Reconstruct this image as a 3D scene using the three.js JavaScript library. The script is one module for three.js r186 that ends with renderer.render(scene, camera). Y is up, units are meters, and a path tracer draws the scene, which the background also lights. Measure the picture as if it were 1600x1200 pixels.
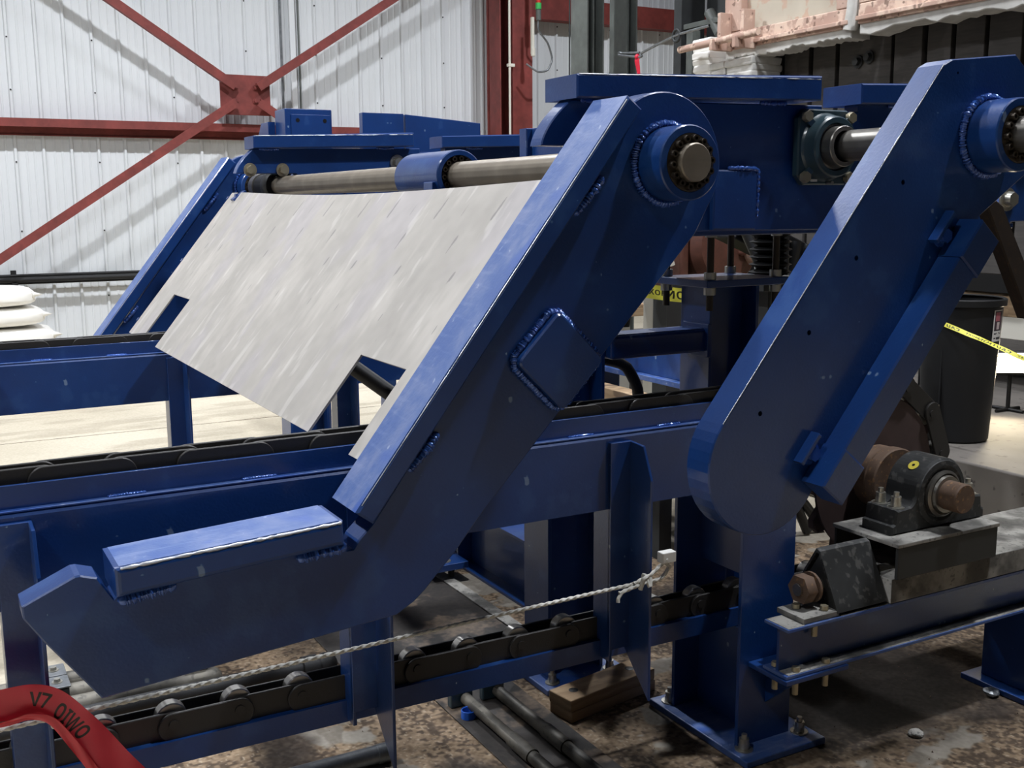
import * as THREE from 'three';
import { RoundedBoxGeometry } from 'three/addons/geometries/RoundedBoxGeometry.js';
import { mergeGeometries, toCreasedNormals } from 'three/addons/utils/BufferGeometryUtils.js';

// ------------------------------------------------------------------ camera, exposure, lamps
const scene = new THREE.Scene();
scene.background = new THREE.Color(0x0b0c0e);
const camera = new THREE.PerspectiveCamera(39.013, 1600 / 1200, 0.05, 60);
camera.position.set(0, 1.6, 0);
camera.up.set(0.085724, 0.98629, -0.141008);
camera.lookAt(0.476721, 1.6 - 0.164881, -0.863453);
const renderer = new THREE.WebGLRenderer({ antialias: true });
renderer.toneMapping = THREE.LinearToneMapping;
renderer.toneMappingExposure = 1.0;
renderer.outputColorSpace = THREE.SRGBColorSpace;
renderer.shadowMap.enabled = true;
renderer.shadowMap.type = THREE.PCFSoftShadowMap;
const HALL = { x0: -9, x1: 15, z0: -14, z1: 7, h: 9 };
// high-bay lamps: [x, z, candela]
const LAMPS = [
  [-3.5, -9.2, 170], [2.2, -9.2, 180], [7.6, -9.2, 140],
  [-3.4, -4.2, 140], [1.6, -4.3, 85], [8.4, -4.6, 22],
  [-3.4, -0.6, 60], [4.2, -1.3, 165],
];
const WORKLIGHT = 6;

// ------------------------------------------------------------------ noise and textures
function rng(seed) { let s = seed >>> 0; return () => { s = (s + 0x6D2B79F5) | 0; let t = Math.imul(s ^ (s >>> 15), 1 | s); t = (t + Math.imul(t ^ (t >>> 7), 61 | t)) ^ t; return ((t ^ (t >>> 14)) >>> 0) / 4294967296; }; }
const R1 = rng(7);
function lattice(seed, n) { const r = rng(seed), a = new Float32Array(n * n); for (let i = 0; i < a.length; i++) a[i] = r(); return a; }
const LN = 64, LAT = [1, 2, 3, 4, 5, 6].map((s) => lattice(s * 977, LN));
function vnoise(x, y, k = 0, per = LN) {
  const L = LAT[k % 6]; let xi = Math.floor(x), yi = Math.floor(y); let fx = x - xi, fy = y - yi;
  fx = fx * fx * (3 - 2 * fx); fy = fy * fy * (3 - 2 * fy);
  const w = (v) => ((v % per) + per) % per;
  const x0 = w(xi), x1 = w(xi + 1), y0 = w(yi) * LN, y1 = w(yi + 1) * LN;
  const a = L[y0 + x0], b = L[y0 + x1], c = L[y1 + x0], d = L[y1 + x1];
  return a + (b - a) * fx + (c - a) * fy + (a - b - c + d) * fx * fy;
}
function fbm(x, y, oct = 4, k = 0, per = LN) { let s = 0, a = 0.5, t = 0; for (let i = 0; i < oct; i++) { s += a * vnoise(x, y, k + i, per); t += a; a *= 0.5; x *= 2; y *= 2; per = Math.min(LN, per * 2); } return s / t; }
const clamp = (v, a = 0, b = 1) => Math.min(b, Math.max(a, v));
const sm = (a, b, v) => { const t = clamp((v - a) / (b - a)); return t * t * (3 - 2 * t); };
const mix = (a, b, t) => a + (b - a) * t;
const mix3 = (a, b, t) => [mix(a[0], b[0], t), mix(a[1], b[1], t), mix(a[2], b[2], t)];
function tex(n, m, fn, srgb = true, repeat = true) {   // fn(u, v) -> [r,g,b] 0..255 or grey
  const d = new Uint8Array(n * m * 4);
  for (let j = 0; j < m; j++) for (let i = 0; i < n; i++) {
    let c = fn(i / n, j / m); if (typeof c === 'number') c = [c, c, c];
    const o = (j * n + i) * 4; d[o] = clamp(c[0], 0, 255); d[o + 1] = clamp(c[1], 0, 255); d[o + 2] = clamp(c[2], 0, 255); d[o + 3] = 255;
  }
  const t = new THREE.DataTexture(d, n, m, THREE.RGBAFormat); t.magFilter = THREE.LinearFilter; t.minFilter = THREE.LinearMipmapLinearFilter; t.generateMipmaps = true;
  if (repeat) t.wrapS = t.wrapT = THREE.RepeatWrapping;
  if (srgb) t.colorSpace = THREE.SRGBColorSpace; t.needsUpdate = true; return t;
}
function rep(t, size) { const c = t.clone(); c.repeat.set(1 / size, 1 / size); c.needsUpdate = true; return c; }

// tileable noise maps
const tPeel = tex(256, 256, (u, v) => 255 * fbm(u * 32, v * 32, 2, 2, 32), false);
const tGrime = tex(512, 512, (u, v) => { const a = fbm(u * 8, v * 8, 5, 0, 8), b = fbm(u * 32, v * 32, 3, 3, 32); const s = 205 + 60 * (a - 0.5) + 26 * (b - 0.5); return s; });
const tBlue = tex(512, 512, (u, v) => {                         // worn blue paint: a few rubbed and chipped spots
  const a = fbm(u * 6, v * 6, 5, 1, 6), c = fbm(u * 24, v * 24, 3, 4, 24), r = fbm(u * 12, v * 12, 4, 2, 12);
  let col = mix3([9, 48, 104], [13, 64, 132], a);
  col = mix3(col, [62, 88, 140], 0.35 * sm(0.6, 0.78, r));
  col = mix3(col, [150, 160, 180], 0.7 * sm(0.87, 0.9, c));
  col = mix3(col, [205, 208, 214], 0.85 * sm(0.955, 0.97, vnoise(u * 64, v * 64, 5, 64) * 0.8 + 0.2 * vnoise(u * 32, v * 32, 3, 32)));
  return col;
});
const tDust = tex(512, 512, (u, v) => {                         // blue paint under a film of settled dust
  const a = fbm(u * 7, v * 7, 5, 2, 7), c = fbm(u * 28, v * 28, 4, 1, 28), s = fbm(u * 5, v * 40, 3, 3, 5);
  let col = mix3([44, 80, 146], [98, 115, 160], sm(0.25, 0.75, 0.7 * a + 0.3 * c));
  col = mix3(col, [138, 148, 182], 0.35 * sm(0.55, 0.8, s));
  col = mix3(col, [36, 76, 158], 0.7 * sm(0.6, 0.72, fbm(u * 4, v * 4, 3, 4, 4)));
  col = mix3(col, [180, 186, 200], 0.5 * sm(0.8, 0.86, c));
  return col;
});
const tSteel = tex(512, 512, (u, v) => { const a = fbm(u * 10, v * 10, 5, 0, 10), b = fbm(u * 4, v * 48, 3, 2, 4); return mix3([120, 116, 110], [168, 164, 156], 0.6 * a + 0.4 * b); });
const tSheet = tex(1024, 1024, (u, v) => {                      // grey mill-finish sheet with rub marks that run down it (u)
  const a = fbm(u * 3, v * 5, 5, 1, 3), b = fbm(u * 4, v * 16, 4, 2, 4), c = fbm(u * 12, v * 40, 3, 4, 12), d = fbm(u * 11, v * 52, 3, 0, 11), e = fbm(u * 40, v * 40, 2, 5, 40);
  let col = mix3([160, 155, 148], [180, 174, 166], a);
  col = mix3(col, [196, 190, 182], 0.45 * sm(0.52, 0.7, b));
  col = mix3(col, [168, 162, 163], 0.6 * sm(0.52, 0.66, fbm(u * 4, v * 9, 3, 5, 4)));
  col = mix3(col, [220, 217, 211], 0.3 * sm(0.68, 0.8, c));
  col = mix3(col, [128, 124, 122], 0.75 * sm(0.835, 0.85, d));
  const g = (e - 0.5) * 12; return [col[0] + g, col[1] + g, col[2] + g];
});
const tRust = tex(256, 256, (u, v) => { const a = fbm(u * 8, v * 8, 5, 3, 8), b = fbm(u * 30, v * 30, 3, 1, 30); return mix3(mix3([92, 72, 58], [126, 104, 88], a), [172, 128, 82], 0.6 * sm(0.62, 0.8, b)); });
const tDisc = tex(256, 256, (u, v) => { const a = fbm(u * 6, v * 6, 5, 2, 6); return mix3([70, 56, 54], [98, 80, 77], a); });
const tCast = tex(256, 256, (u, v) => { const a = fbm(u * 6, v * 6, 4, 1, 6), b = fbm(u * 24, v * 24, 3, 4, 24); return mix3(mix3([40, 41, 41], [62, 63, 63], a), [104, 102, 98], 0.6 * sm(0.58, 0.75, b)); });
const tDusty = tex(256, 256, (u, v) => { const a = fbm(u * 5, v * 5, 5, 4, 5), b = fbm(u * 40, v * 40, 2, 2, 40); return mix3(mix3([92, 90, 86], [158, 155, 148], sm(0.3, 0.7, a)), [60, 60, 60], 0.4 * sm(0.7, 0.8, b)); });
const tWood = tex(256, 256, (u, v) => { const g = fbm(u * 3, v * 40 + 2 * fbm(u * 4, v * 4, 3, 2, 4), 4, 1, 64), a = fbm(u * 4, v * 6, 3, 0, 4); return mix3(mix3([146, 120, 92], [200, 172, 136], g), [84, 68, 56], 0.6 * sm(0.58, 0.75, a)); });
const tOil = tex(512, 512, (u, v) => { const a = fbm(u * 6, v * 6, 5, 1, 6), b = fbm(u * 40, v * 40, 3, 3, 40); return mix3(mix3([34, 31, 29], [58, 52, 47], b), [112, 96, 80], 0.8 * sm(0.54, 0.66, a) * (0.5 + b)); });
const tPale = tex(256, 256, (u, v) => { const a = fbm(u * 6, v * 6, 5, 3, 6); return mix3([186, 184, 178], [226, 224, 218], a); });
const tPink = tex(512, 512, (u, v) => { const a = fbm(u * 5, v * 5, 5, 1, 5), b = fbm(u * 18, v * 18, 4, 2, 18); let c = mix3([178, 142, 126], [204, 176, 160], a); c = mix3(c, [232, 206, 186], 0.8 * sm(0.52, 0.7, b)); return mix3(c, [120, 96, 84], 0.7 * sm(0.74, 0.8, fbm(u * 30, v * 30, 2, 4, 30))); });
const tScreed = tex(512, 512, (u, v) => { const a = fbm(u * 4, v * 4, 5, 0, 4), b = fbm(u * 20, v * 20, 3, 2, 20); return mix3(mix3([178, 168, 150], [214, 205, 188], a), [196, 150, 128], 0.5 * sm(0.6, 0.75, b)); });
const tPlank = tex(256, 512, (u, v) => { const g = fbm(u * 6, v * 60, 4, 2, 6), a = fbm(u * 5, v * 5, 4, 1, 5); return mix3(mix3([56, 53, 51], [80, 76, 72], g), [98, 94, 90], 0.4 * sm(0.55, 0.7, a)); });
const tConc = tex(512, 512, (u, v) => { const a = fbm(u * 5, v * 5, 5, 2, 5), b = fbm(u * 40, v * 40, 3, 0, 40); return mix3(mix3([86, 81, 76], [118, 112, 105], a), [64, 60, 56], 0.7 * sm(0.72, 0.78, b)); });

// shop floor: pale power-floated concrete, with brown scale and dirt around the machine; 8 m x 8 m
const FX0 = -1.5, FZ0 = -9.5, FS = 8;
const tFloor = tex(2048, 2048, (u, v) => {
  const x = FX0 + u * FS, z = FZ0 + v * FS;
  const a = fbm(x * 0.9 + 20, z * 0.9 + 20, 5, 0), b = fbm(x * 3 + 9, z * 5 + 7, 5, 1), c = fbm(x * 7, z * 7, 4, 2), g = vnoise(x * 55, z * 55, 3), h = vnoise(x * 110, z * 110, 4);
  let col = mix3([176, 166, 146], [202, 193, 174], a);
  col = mix3(col, [158, 148, 130], 0.55 * sm(0.5, 0.72, fbm(x * 2.2, z * 8, 4, 3)));
  // dirt field around the machine
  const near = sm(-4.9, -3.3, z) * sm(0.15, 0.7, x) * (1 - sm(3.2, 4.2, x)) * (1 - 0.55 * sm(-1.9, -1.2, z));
  const d = sm(0.38, 0.45, near * 0.62 + (b - 0.5) * 1.25 + (c - 0.5) * 0.55 + (g - 0.5) * 0.06);
  let dirt = mix3([104, 86, 68], [158, 136, 110], 0.5 * g + 0.5 * h); dirt = mix3(dirt, [66, 54, 44], 0.85 * sm(0.58, 0.78, vnoise(x * 80, z * 80, 1) * 0.6 + c * 0.55)); dirt = mix3(dirt, [186, 172, 150], 0.6 * sm(0.8, 0.9, vnoise(x * 130, z * 130, 2)));
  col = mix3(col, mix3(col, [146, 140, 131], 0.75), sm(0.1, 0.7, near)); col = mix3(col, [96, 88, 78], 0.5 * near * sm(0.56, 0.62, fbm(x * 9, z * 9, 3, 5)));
  col = mix3(col, dirt, 0.92 * d * sm(0.05, 0.3, near));
  // damp black streaks
  const w = fbm(x * 2.4 + 3, z * 2.4 + 1, 4, 5);
  col = mix3(col, [52, 46, 42], 0.8 * sm(0.58, 0.72, w) * near);
  const blk = Math.exp(-(((x - 2.62) / 0.5) ** 2 + ((z + 2.42) / 0.28) ** 2)) ; col = mix3(col, [34, 29, 25], 0.92 * clamp(blk * 1.8 + (c - 0.5) * 0.7 * blk));  // oil blotch below the beam, with the beam shadow painted in
  const k = (h - 0.5) * 14; return [col[0] + k, col[1] + k, col[2] + k];
}, true, false);
tFloor.wrapS = tFloor.wrapT = THREE.MirroredRepeatWrapping; tFloor.repeat.set(1 / FS, 1 / FS); tFloor.offset.set(-FX0 / FS, -FZ0 / FS);

// ------------------------------------------------------------------ materials
const M = {};
const std = (o) => new THREE.MeshStandardMaterial(o);
const phy = (o) => new THREE.MeshPhysicalMaterial(o);
M.blue = phy({ map: rep(tBlue, 0.9), roughness: 0.42, clearcoat: 0.55, clearcoatRoughness: 0.16, bumpMap: rep(tPeel, 0.16), bumpScale: 0.00025 });
M.dust = phy({ map: rep(tDust, 0.55), roughness: 0.5, clearcoat: 0.25, clearcoatRoughness: 0.3, bumpMap: rep(tPeel, 0.16), bumpScale: 0.0003 });
M.weld = phy({ color: 0x3a62b4, roughness: 0.14, metalness: 0.25, clearcoat: 1, clearcoatRoughness: 0.05 });
M.steel = std({ map: rep(tSteel, 0.5), metalness: 0.85, roughness: 0.36 });
M.shaft = std({ map: rep(tSteel, 0.6), metalness: 0.45, roughness: 0.42, color: 0xf0e6d8 });
M.sheet = std({ map: rep(tSheet, 1.6), metalness: 0.15, roughness: 0.55, side: THREE.DoubleSide });
M.chain = std({ color: 0x353331, metalness: 0.3, roughness: 0.45, bumpMap: rep(tPeel, 0.1), bumpScale: 0.0002 });
M.roller = std({ color: 0xa29f9a, metalness: 0.8, roughness: 0.3 });
M.zinc = std({ color: 0xb9b6ac, metalness: 0.85, roughness: 0.35 });
M.brass = std({ color: 0xb4aa90, metalness: 0.7, roughness: 0.35 });
M.black = std({ color: 0x141415, roughness: 0.5, metalness: 0.3 });
M.oxide = std({ color: 0x40382f, metalness: 0.6, roughness: 0.4 });
M.rust = std({ map: rep(tRust, 0.3), roughness: 0.75, metalness: 0.2 });
M.disc = std({ map: rep(tDisc, 0.5), roughness: 0.65, metalness: 0.25 });
M.cast = std({ map: rep(tCast, 0.35), roughness: 0.6, metalness: 0.2 });
M.teal = phy({ color: 0x2d424a, roughness: 0.38, clearcoat: 0.6, clearcoatRoughness: 0.2 });
M.charcoal = std({ color: 0x2e2f2e, roughness: 0.55, metalness: 0.2 });
M.dusty = std({ map: rep(tDusty, 0.4), roughness: 0.9 });
M.wood = std({ map: rep(tWood, 0.5), roughness: 0.85 });
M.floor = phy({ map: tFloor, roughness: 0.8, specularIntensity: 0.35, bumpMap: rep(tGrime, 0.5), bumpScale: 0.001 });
M.wall = std({ color: 0xd9dcde, roughness: 0.45, metalness: 0.0 });
M.hall = std({ color: 0x6a6c6e, roughness: 0.8 });
M.hallDark = std({ color: 0x2a2a2b, roughness: 0.9 });
M.red = std({ color: 0x97453f, roughness: 0.6, map: rep(tGrime, 1.2) });
M.greyGreen = std({ color: 0x6f746f, roughness: 0.55, map: rep(tGrime, 1.2) });
M.greyDark = std({ color: 0x3c3f40, roughness: 0.6, map: rep(tGrime, 1) });
M.pink = std({ map: rep(tPink, 1.1), roughness: 0.9 });
M.screed = std({ map: rep(tScreed, 1.2), roughness: 0.9 });
M.wool = std({ map: rep(tPale, 0.4), roughness: 1 });
M.plank = std({ map: rep(tPlank, 0.7), roughness: 0.8 });
M.conc = std({ map: rep(tConc, 1.4), roughness: 0.85 });
M.bag = std({ color: 0xf2f0ea, roughness: 0.85 });
M.pipeBlack = std({ color: 0x1b1b1c, roughness: 0.6, metalness: 0.1 });
M.pipeGrey = std({ map: rep(tDusty, 0.5), color: 0xc0bcb4, roughness: 0.55, metalness: 0.35 });
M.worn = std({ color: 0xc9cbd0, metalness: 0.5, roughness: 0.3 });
M.galv = std({ color: 0xa9adb0, metalness: 0.8, roughness: 0.4, map: rep(tGrime, 0.3) });
M.rope = std({ color: 0xd2cfc6, roughness: 0.8 });
M.brown = std({ color: 0x7a4a3c, roughness: 0.6, map: rep(tGrime, 0.5) });
M.ribbon = std({ color: 0xd8203c, roughness: 0.5, side: THREE.DoubleSide });
M.bin = std({ color: 0x17181a, roughness: 0.5 });
M.hose = std({ color: 0x121212, roughness: 0.45 });
M.mat = std({ map: rep(tOil, 0.7), roughness: 0.75 });
M.capBlue = std({ color: 0x1f63d0, roughness: 0.5 });
M.paperWhite = std({ color: 0xe8e6e0, roughness: 0.8 });
M.cream = std({ color: 0xd9d5c8, roughness: 0.7 });

// ------------------------------------------------------------------ geometry helpers (world metres)
function fin(g) {                                              // box-projected uv in metres
  g = g.index ? g.toNonIndexed() : g; if (!g.attributes.normal) g.computeVertexNormals();
  const p = g.attributes.position, n = p.count, uv = new Float32Array(n * 2), a = new THREE.Vector3(), b = new THREE.Vector3(), c = new THREE.Vector3();
  for (let i = 0; i < n; i += 3) {
    a.fromBufferAttribute(p, i); b.fromBufferAttribute(p, i + 1); c.fromBufferAttribute(p, i + 2);
    const N = b.clone().sub(a).cross(c.clone().sub(a)); const x = Math.abs(N.x), y = Math.abs(N.y), z = Math.abs(N.z);
    [a, b, c].forEach((q, k) => { let u, v; if (z >= x && z >= y) { u = q.x; v = q.y; } else if (x >= y) { u = q.z; v = q.y; } else { u = q.x; v = q.z; } uv[(i + k) * 2] = u; uv[(i + k) * 2 + 1] = v; });
  }
  g.setAttribute('uv', new THREE.BufferAttribute(uv, 2));
  for (const k of Object.keys(g.attributes)) if (!['position', 'normal', 'uv'].includes(k)) g.deleteAttribute(k);
  return g;
}
const merge = (l) => mergeGeometries(l.map(fin));
function box(x0, x1, y0, y1, z0, z1, r = 0.003) {
  const w = Math.abs(x1 - x0), h = Math.abs(y1 - y0), d = Math.abs(z1 - z0), m = Math.min(w, h, d);
  const g = r > 0 ? new RoundedBoxGeometry(w, h, d, 1, Math.min(r, m * 0.45)) : new THREE.BoxGeometry(w, h, d);
  g.translate((x0 + x1) / 2, (y0 + y1) / 2, (z0 + z1) / 2); return g;
}
function shp(pts) { const s = new THREE.Shape(); pts.forEach((p, i) => (i ? s.lineTo(p[0], p[1]) : s.moveTo(p[0], p[1]))); s.closePath(); return s; }
function ext(s, len, bev, cs = 12, bs = 1) { const g = new THREE.ExtrudeGeometry(s, { depth: len - 2 * bev, bevelEnabled: bev > 0, bevelThickness: bev, bevelSize: bev, bevelOffset: -bev, bevelSegments: bs, curveSegments: cs, steps: 1 }); g.translate(0, 0, bev); return g; }
function prZ(pts, z0, z1, bev = 0.003, holes = [], bs = 1) { const s = Array.isArray(pts) ? shp(pts) : pts; holes.forEach(([x, y, r]) => { const h = new THREE.Path(); h.absarc(x, y, r, 0, Math.PI * 2, true); s.holes.push(h); }); return ext(s, z1 - z0, bev, 12, bs).translate(0, 0, z0); }
function prX(pts, x0, x1, bev = 0.003) { return ext(shp(pts.map(([z, y]) => [-z, y])), x1 - x0, bev).rotateY(Math.PI / 2).translate(x0, 0, 0); }   // pts [z, y]
function prY(pts, y0, y1, bev = 0.003) { return ext(shp(pts.map(([x, z]) => [x, -z])), y1 - y0, bev).rotateX(-Math.PI / 2).translate(0, y0, 0); }  // pts [x, z]
function cyl(axis, r, a0, a1, p, q, seg = 28, r2 = r) {        // axis x: p=y q=z ; y: p=x q=z ; z: p=x q=y
  const g = new THREE.CylinderGeometry(r2, r, Math.abs(a1 - a0), seg); const m = (a0 + a1) / 2;
  if (axis === 'x') return g.rotateZ(-Math.PI / 2).translate(m, p, q);
  if (axis === 'z') return g.rotateX(Math.PI / 2).translate(p, q, m);
  return g.translate(p, m, q);
}
function latZ(prof, x, y, seg = 40, crease = 0.5) { const g = new THREE.LatheGeometry(prof.map(([r, z]) => new THREE.Vector2(r, z)), seg); g.rotateX(Math.PI / 2); return toCreasedNormals(g, crease).translate(x, y, 0); }
function latY(prof, x, z, seg = 40, crease = 0.5) { const g = new THREE.LatheGeometry(prof.map(([r, y]) => new THREE.Vector2(r, y)), seg); return toCreasedNormals(g, crease).translate(x, 0, z); }
function tube(pts, r, seg = 24, rad = 8, closed = false) { return new THREE.TubeGeometry(new THREE.CatmullRomCurve3(pts.map((p) => new THREE.Vector3(...p)), closed, 'catmullrom', 0.3), seg, r, rad, closed); }
function rod(a, b, r, seg = 14) { const A = new THREE.Vector3(...a), B = new THREE.Vector3(...b), d = B.clone().sub(A); const g = new THREE.CylinderGeometry(r, r, d.length(), seg); g.applyQuaternion(new THREE.Quaternion().setFromUnitVectors(new THREE.Vector3(0, 1, 0), d.normalize())); return g.translate((A.x + B.x) / 2, (A.y + B.y) / 2, (A.z + B.z) / 2); }
function bar(a, b, w, h) { const A = new THREE.Vector3(...a), B = new THREE.Vector3(...b), d = B.clone().sub(A), L = d.length(); const g = new RoundedBoxGeometry(L, h, w, 1, Math.min(w, h) * 0.08); const X = d.normalize(), Z = new THREE.Vector3().crossVectors(X, new THREE.Vector3(0, 1, 0)).normalize(), Y = new THREE.Vector3().crossVectors(Z, X); g.applyMatrix4(new THREE.Matrix4().makeBasis(X, Y, Z)); return g.translate((A.x + B.x) / 2, (A.y + B.y) / 2, (A.z + B.z) / 2); }
function bead(pts, r, seed = 1) {                              // rippled weld bead
  const L = Math.max(10, Math.round(pts.length * 14)); const g = tube(pts, r, L, 7); const p = g.attributes.position, n = g.attributes.normal, q = rng(seed * 31 + 5);
  const cols = 8; let k = 1; for (let i = 0; i < p.count; i++) { if (i % cols === 0) k = 0.65 + 0.7 * q(); const e = k - 1 + 0.25 * (q() - 0.5); p.setXYZ(i, p.getX(i) + n.getX(i) * r * e, p.getY(i) + n.getY(i) * r * e, p.getZ(i) + n.getZ(i) * r * e); }
  g.computeVertexNormals(); const ends = [pts[0], pts[pts.length - 1]].map((e) => new THREE.SphereGeometry(r, 8, 6).translate(...e)); return merge([g, ...ends]);
}
const DIR = { y: [0, 1, 0], '-y': [0, -1, 0], z: [0, 0, 1], '-z': [0, 0, -1], x: [1, 0, 0], '-x': [-1, 0, 0] };
function orient(g, dir, at) { g.applyQuaternion(new THREE.Quaternion().setFromUnitVectors(new THREE.Vector3(0, 1, 0), new THREE.Vector3(...DIR[dir]))); return g.translate(...at); }
function hexBolt(at, dir, r = 0.014, washer = true) { const l = []; if (washer) l.push(new THREE.CylinderGeometry(r * 1.45, r * 1.5, r * 0.2, 18).translate(0, r * 0.1, 0)); l.push(new THREE.CylinderGeometry(r * 0.92, r, r * 0.9, 6).translate(0, r * 0.62, 0)); return orient(merge(l), dir, at); }
function studNut(at, dir, r = 0.014, stub = 2.6) { const l = [new THREE.CylinderGeometry(r * 1.6, r * 1.65, r * 0.22, 18).translate(0, r * 0.11, 0), new THREE.CylinderGeometry(r, r, r * 0.95, 6).translate(0, r * 0.7, 0), new THREE.CylinderGeometry(r * 0.97, r * 0.97, r * 0.9, 6).rotateY(0.4).translate(0, r * 1.62, 0), new THREE.CylinderGeometry(r * 0.5, r * 0.55, r * stub, 12).translate(0, r * stub / 2 + r * 0.3, 0)]; return orient(merge(l), dir, at); }

// ------------------------------------------------------------------ object helpers
const used = {};
function numbered(n) { const k = used[n] = (used[n] ?? -1) + 1; return k ? `${n}_${String(k).padStart(3, '0')}` : n; }
function thing(name, label, category, base, group) { const o = new THREE.Group(); o.name = numbered(name); o.position.set(...base); o.userData = { label, category }; if (group) o.userData.group = group; scene.add(o); o.updateMatrixWorld(); return o; }
const inv = new THREE.Matrix4();
function add(parent, name, geo, mat, label) {                  // geometry in world metres, re-based to its parent
  geo = Array.isArray(geo) ? merge(geo) : fin(geo); const m = new THREE.Mesh(geo, mat); m.name = name; m.castShadow = m.receiveShadow = true;
  const w = new THREE.Vector3(); if (parent.isObject3D && parent !== scene) { parent.updateWorldMatrix(true, false); w.setFromMatrixPosition(parent.matrixWorld); }
  geo.translate(-w.x, -w.y, -w.z); parent.add(m); if (label) m.userData.label = label; return m;
}
function solo(name, label, category, geo, mat, group) {        // a thing that is one mesh
  geo = Array.isArray(geo) ? merge(geo) : fin(geo); geo.computeBoundingBox(); const b = geo.boundingBox, c = [(b.min.x + b.max.x) / 2, b.min.y, (b.min.z + b.max.z) / 2]; geo.translate(-c[0], -c[1], -c[2]);
  const m = new THREE.Mesh(geo, mat); m.name = numbered(name); m.position.set(...c); m.castShadow = m.receiveShadow = true; m.userData = { label, category }; if (group) m.userData.group = group; scene.add(m); return m;
}
function struct(name, geo, mat, parent) { geo = Array.isArray(geo) ? merge(geo) : fin(geo); const m = new THREE.Mesh(geo, mat); m.name = name; m.castShadow = m.receiveShadow = true; (parent || scene).add(m); if (!parent) m.userData.kind = 'structure'; return m; }
function copy(o, dx, dy, dz, label, group) { const c = o.clone(); c.name = numbered(o.name.replace(/_\d{3}$/, '')); c.position.add(new THREE.Vector3(dx, dy, dz)); c.userData = { ...o.userData, label }; if (group) c.userData.group = group; scene.add(c); return c; }

// ------------------------------------------------------------------ the hall
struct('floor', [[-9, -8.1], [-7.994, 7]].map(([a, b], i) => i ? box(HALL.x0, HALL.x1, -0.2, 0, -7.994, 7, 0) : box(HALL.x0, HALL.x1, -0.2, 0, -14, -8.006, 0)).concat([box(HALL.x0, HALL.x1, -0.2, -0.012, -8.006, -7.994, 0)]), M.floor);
struct('ceiling', box(HALL.x0, HALL.x1, HALL.h, HALL.h + 0.2, HALL.z0, HALL.z1, 0), M.hallDark);
struct('wall_left', box(HALL.x0 - 0.2, HALL.x0, 0, HALL.h, HALL.z0, HALL.z1, 0), M.hall);
struct('wall_right', box(HALL.x1, HALL.x1 + 0.2, 0, HALL.h, HALL.z0, HALL.z1, 0), M.hallDark);
struct('wall_front', box(HALL.x0, HALL.x1, 0, HALL.h, HALL.z1, HALL.z1 + 0.2, 0), M.hallDark);
const wallBack = struct('wall_back', box(HALL.x0, HALL.x1, 0, HALL.h, HALL.z0 - 0.2, HALL.z0 - 0.03, 0), M.hall);
{ // ribbed steel cladding, one sheet per 0.914 m with three tall ribs and paired low ribs between them
  const P = 0.3048, prof = [];
  const pan = (o) => { const l = []; for (let k = 0; k < 3; k++) { const x = o + k * P; l.push([x, 0], [x + 0.012, 0.032], [x + 0.036, 0.032], [x + 0.05, 0]); for (const c of [0.13, 0.215]) l.push([x + c, 0], [x + c + 0.008, 0.006], [x + c + 0.022, 0.006], [x + c + 0.03, 0]); } l.push([o + 3 * P, 0]); return l; };
  const line = pan(0), s = line.concat([[3 * P, -0.02], [0, -0.02]]);
  const g = fin(ext(shp(s.map(([x, z]) => [x, -z])), HALL.h, 0).rotateX(-Math.PI / 2));
  const nt = []; for (let i = 0; i < 26; i++) { const m = new THREE.Mesh(g, M.wall); m.name = i ? `wall_panel_${String(i).padStart(3, '0')}` : 'wall_panel'; m.position.set(-9 + 0.1 + i * 3 * P, 0, HALL.z0); m.receiveShadow = m.castShadow = true; wallBack.add(m); }
  const scr = []; const q = rng(5); for (let i = 0; i < 26; i++) for (const y of [0.5, 1.3, 2.1, 2.9, 3.5, 4.1]) { const x = -8.9 + i * 3 * P + 0.024; scr.push(new THREE.CylinderGeometry(0.009, 0.011, 0.012, 6).rotateX(Math.PI / 2).translate(x, y + 0.02 * q(), HALL.z0 + 0.037)); }
  const ms = struct('screw', scr, M.greyDark, wallBack); ms.userData.kind = 'stuff';
}
// ------------------------------------------------------------------ red building steel on the back wall
function girt(x0, x1, y0, y1, label, lip = 0.095) { const z = HALL.z0 + 0.045, d = 0.2; solo('wall_girt', label, 'girt', prX([[z, y0], [z + 0.03, y0], [z + 0.03, y0 + 0.012], [z + 0.012, y0 + 0.012], [z + 0.012, y1 - 0.012], [z + d - 0.012, y1 - 0.012], [z + d - 0.012, y1 - lip], [z + d, y1 - lip], [z + d, y1], [z, y1]].reverse(), x0, x1, 0.001), M.red); }
function girtFront(x0, x1, y0, y1, label) { const z = HALL.z0 + 0.045, d = 0.2, k = (y1 - y0); solo('wall_girt', label, 'girt', prX([[z, y1], [z, y1 - 0.012], [z + d - 0.02, y1 - 0.012], [z + d - 0.02, y1 - 0.42 * k], [z + d - 0.012, y1 - 0.45 * k], [z + d - 0.02, y1 - 0.6 * k], [z + d - 0.012, y1 - 0.63 * k], [z + d - 0.02, y1 - 0.8 * k], [z + d - 0.012, y0 + 0.012], [z, y0 + 0.012], [z, y0], [z + d, y0], [z + d, y1]], x0, x1, 0.001), M.red); }
girt(-8.9, 7.12, 2.405, 2.59, 'dark red horizontal girt along the ribbed wall behind the cross brace');
girtFront(7.72, 11.6, 4.16, 4.46, 'deep red girt high on the wall right of the red column');
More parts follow.
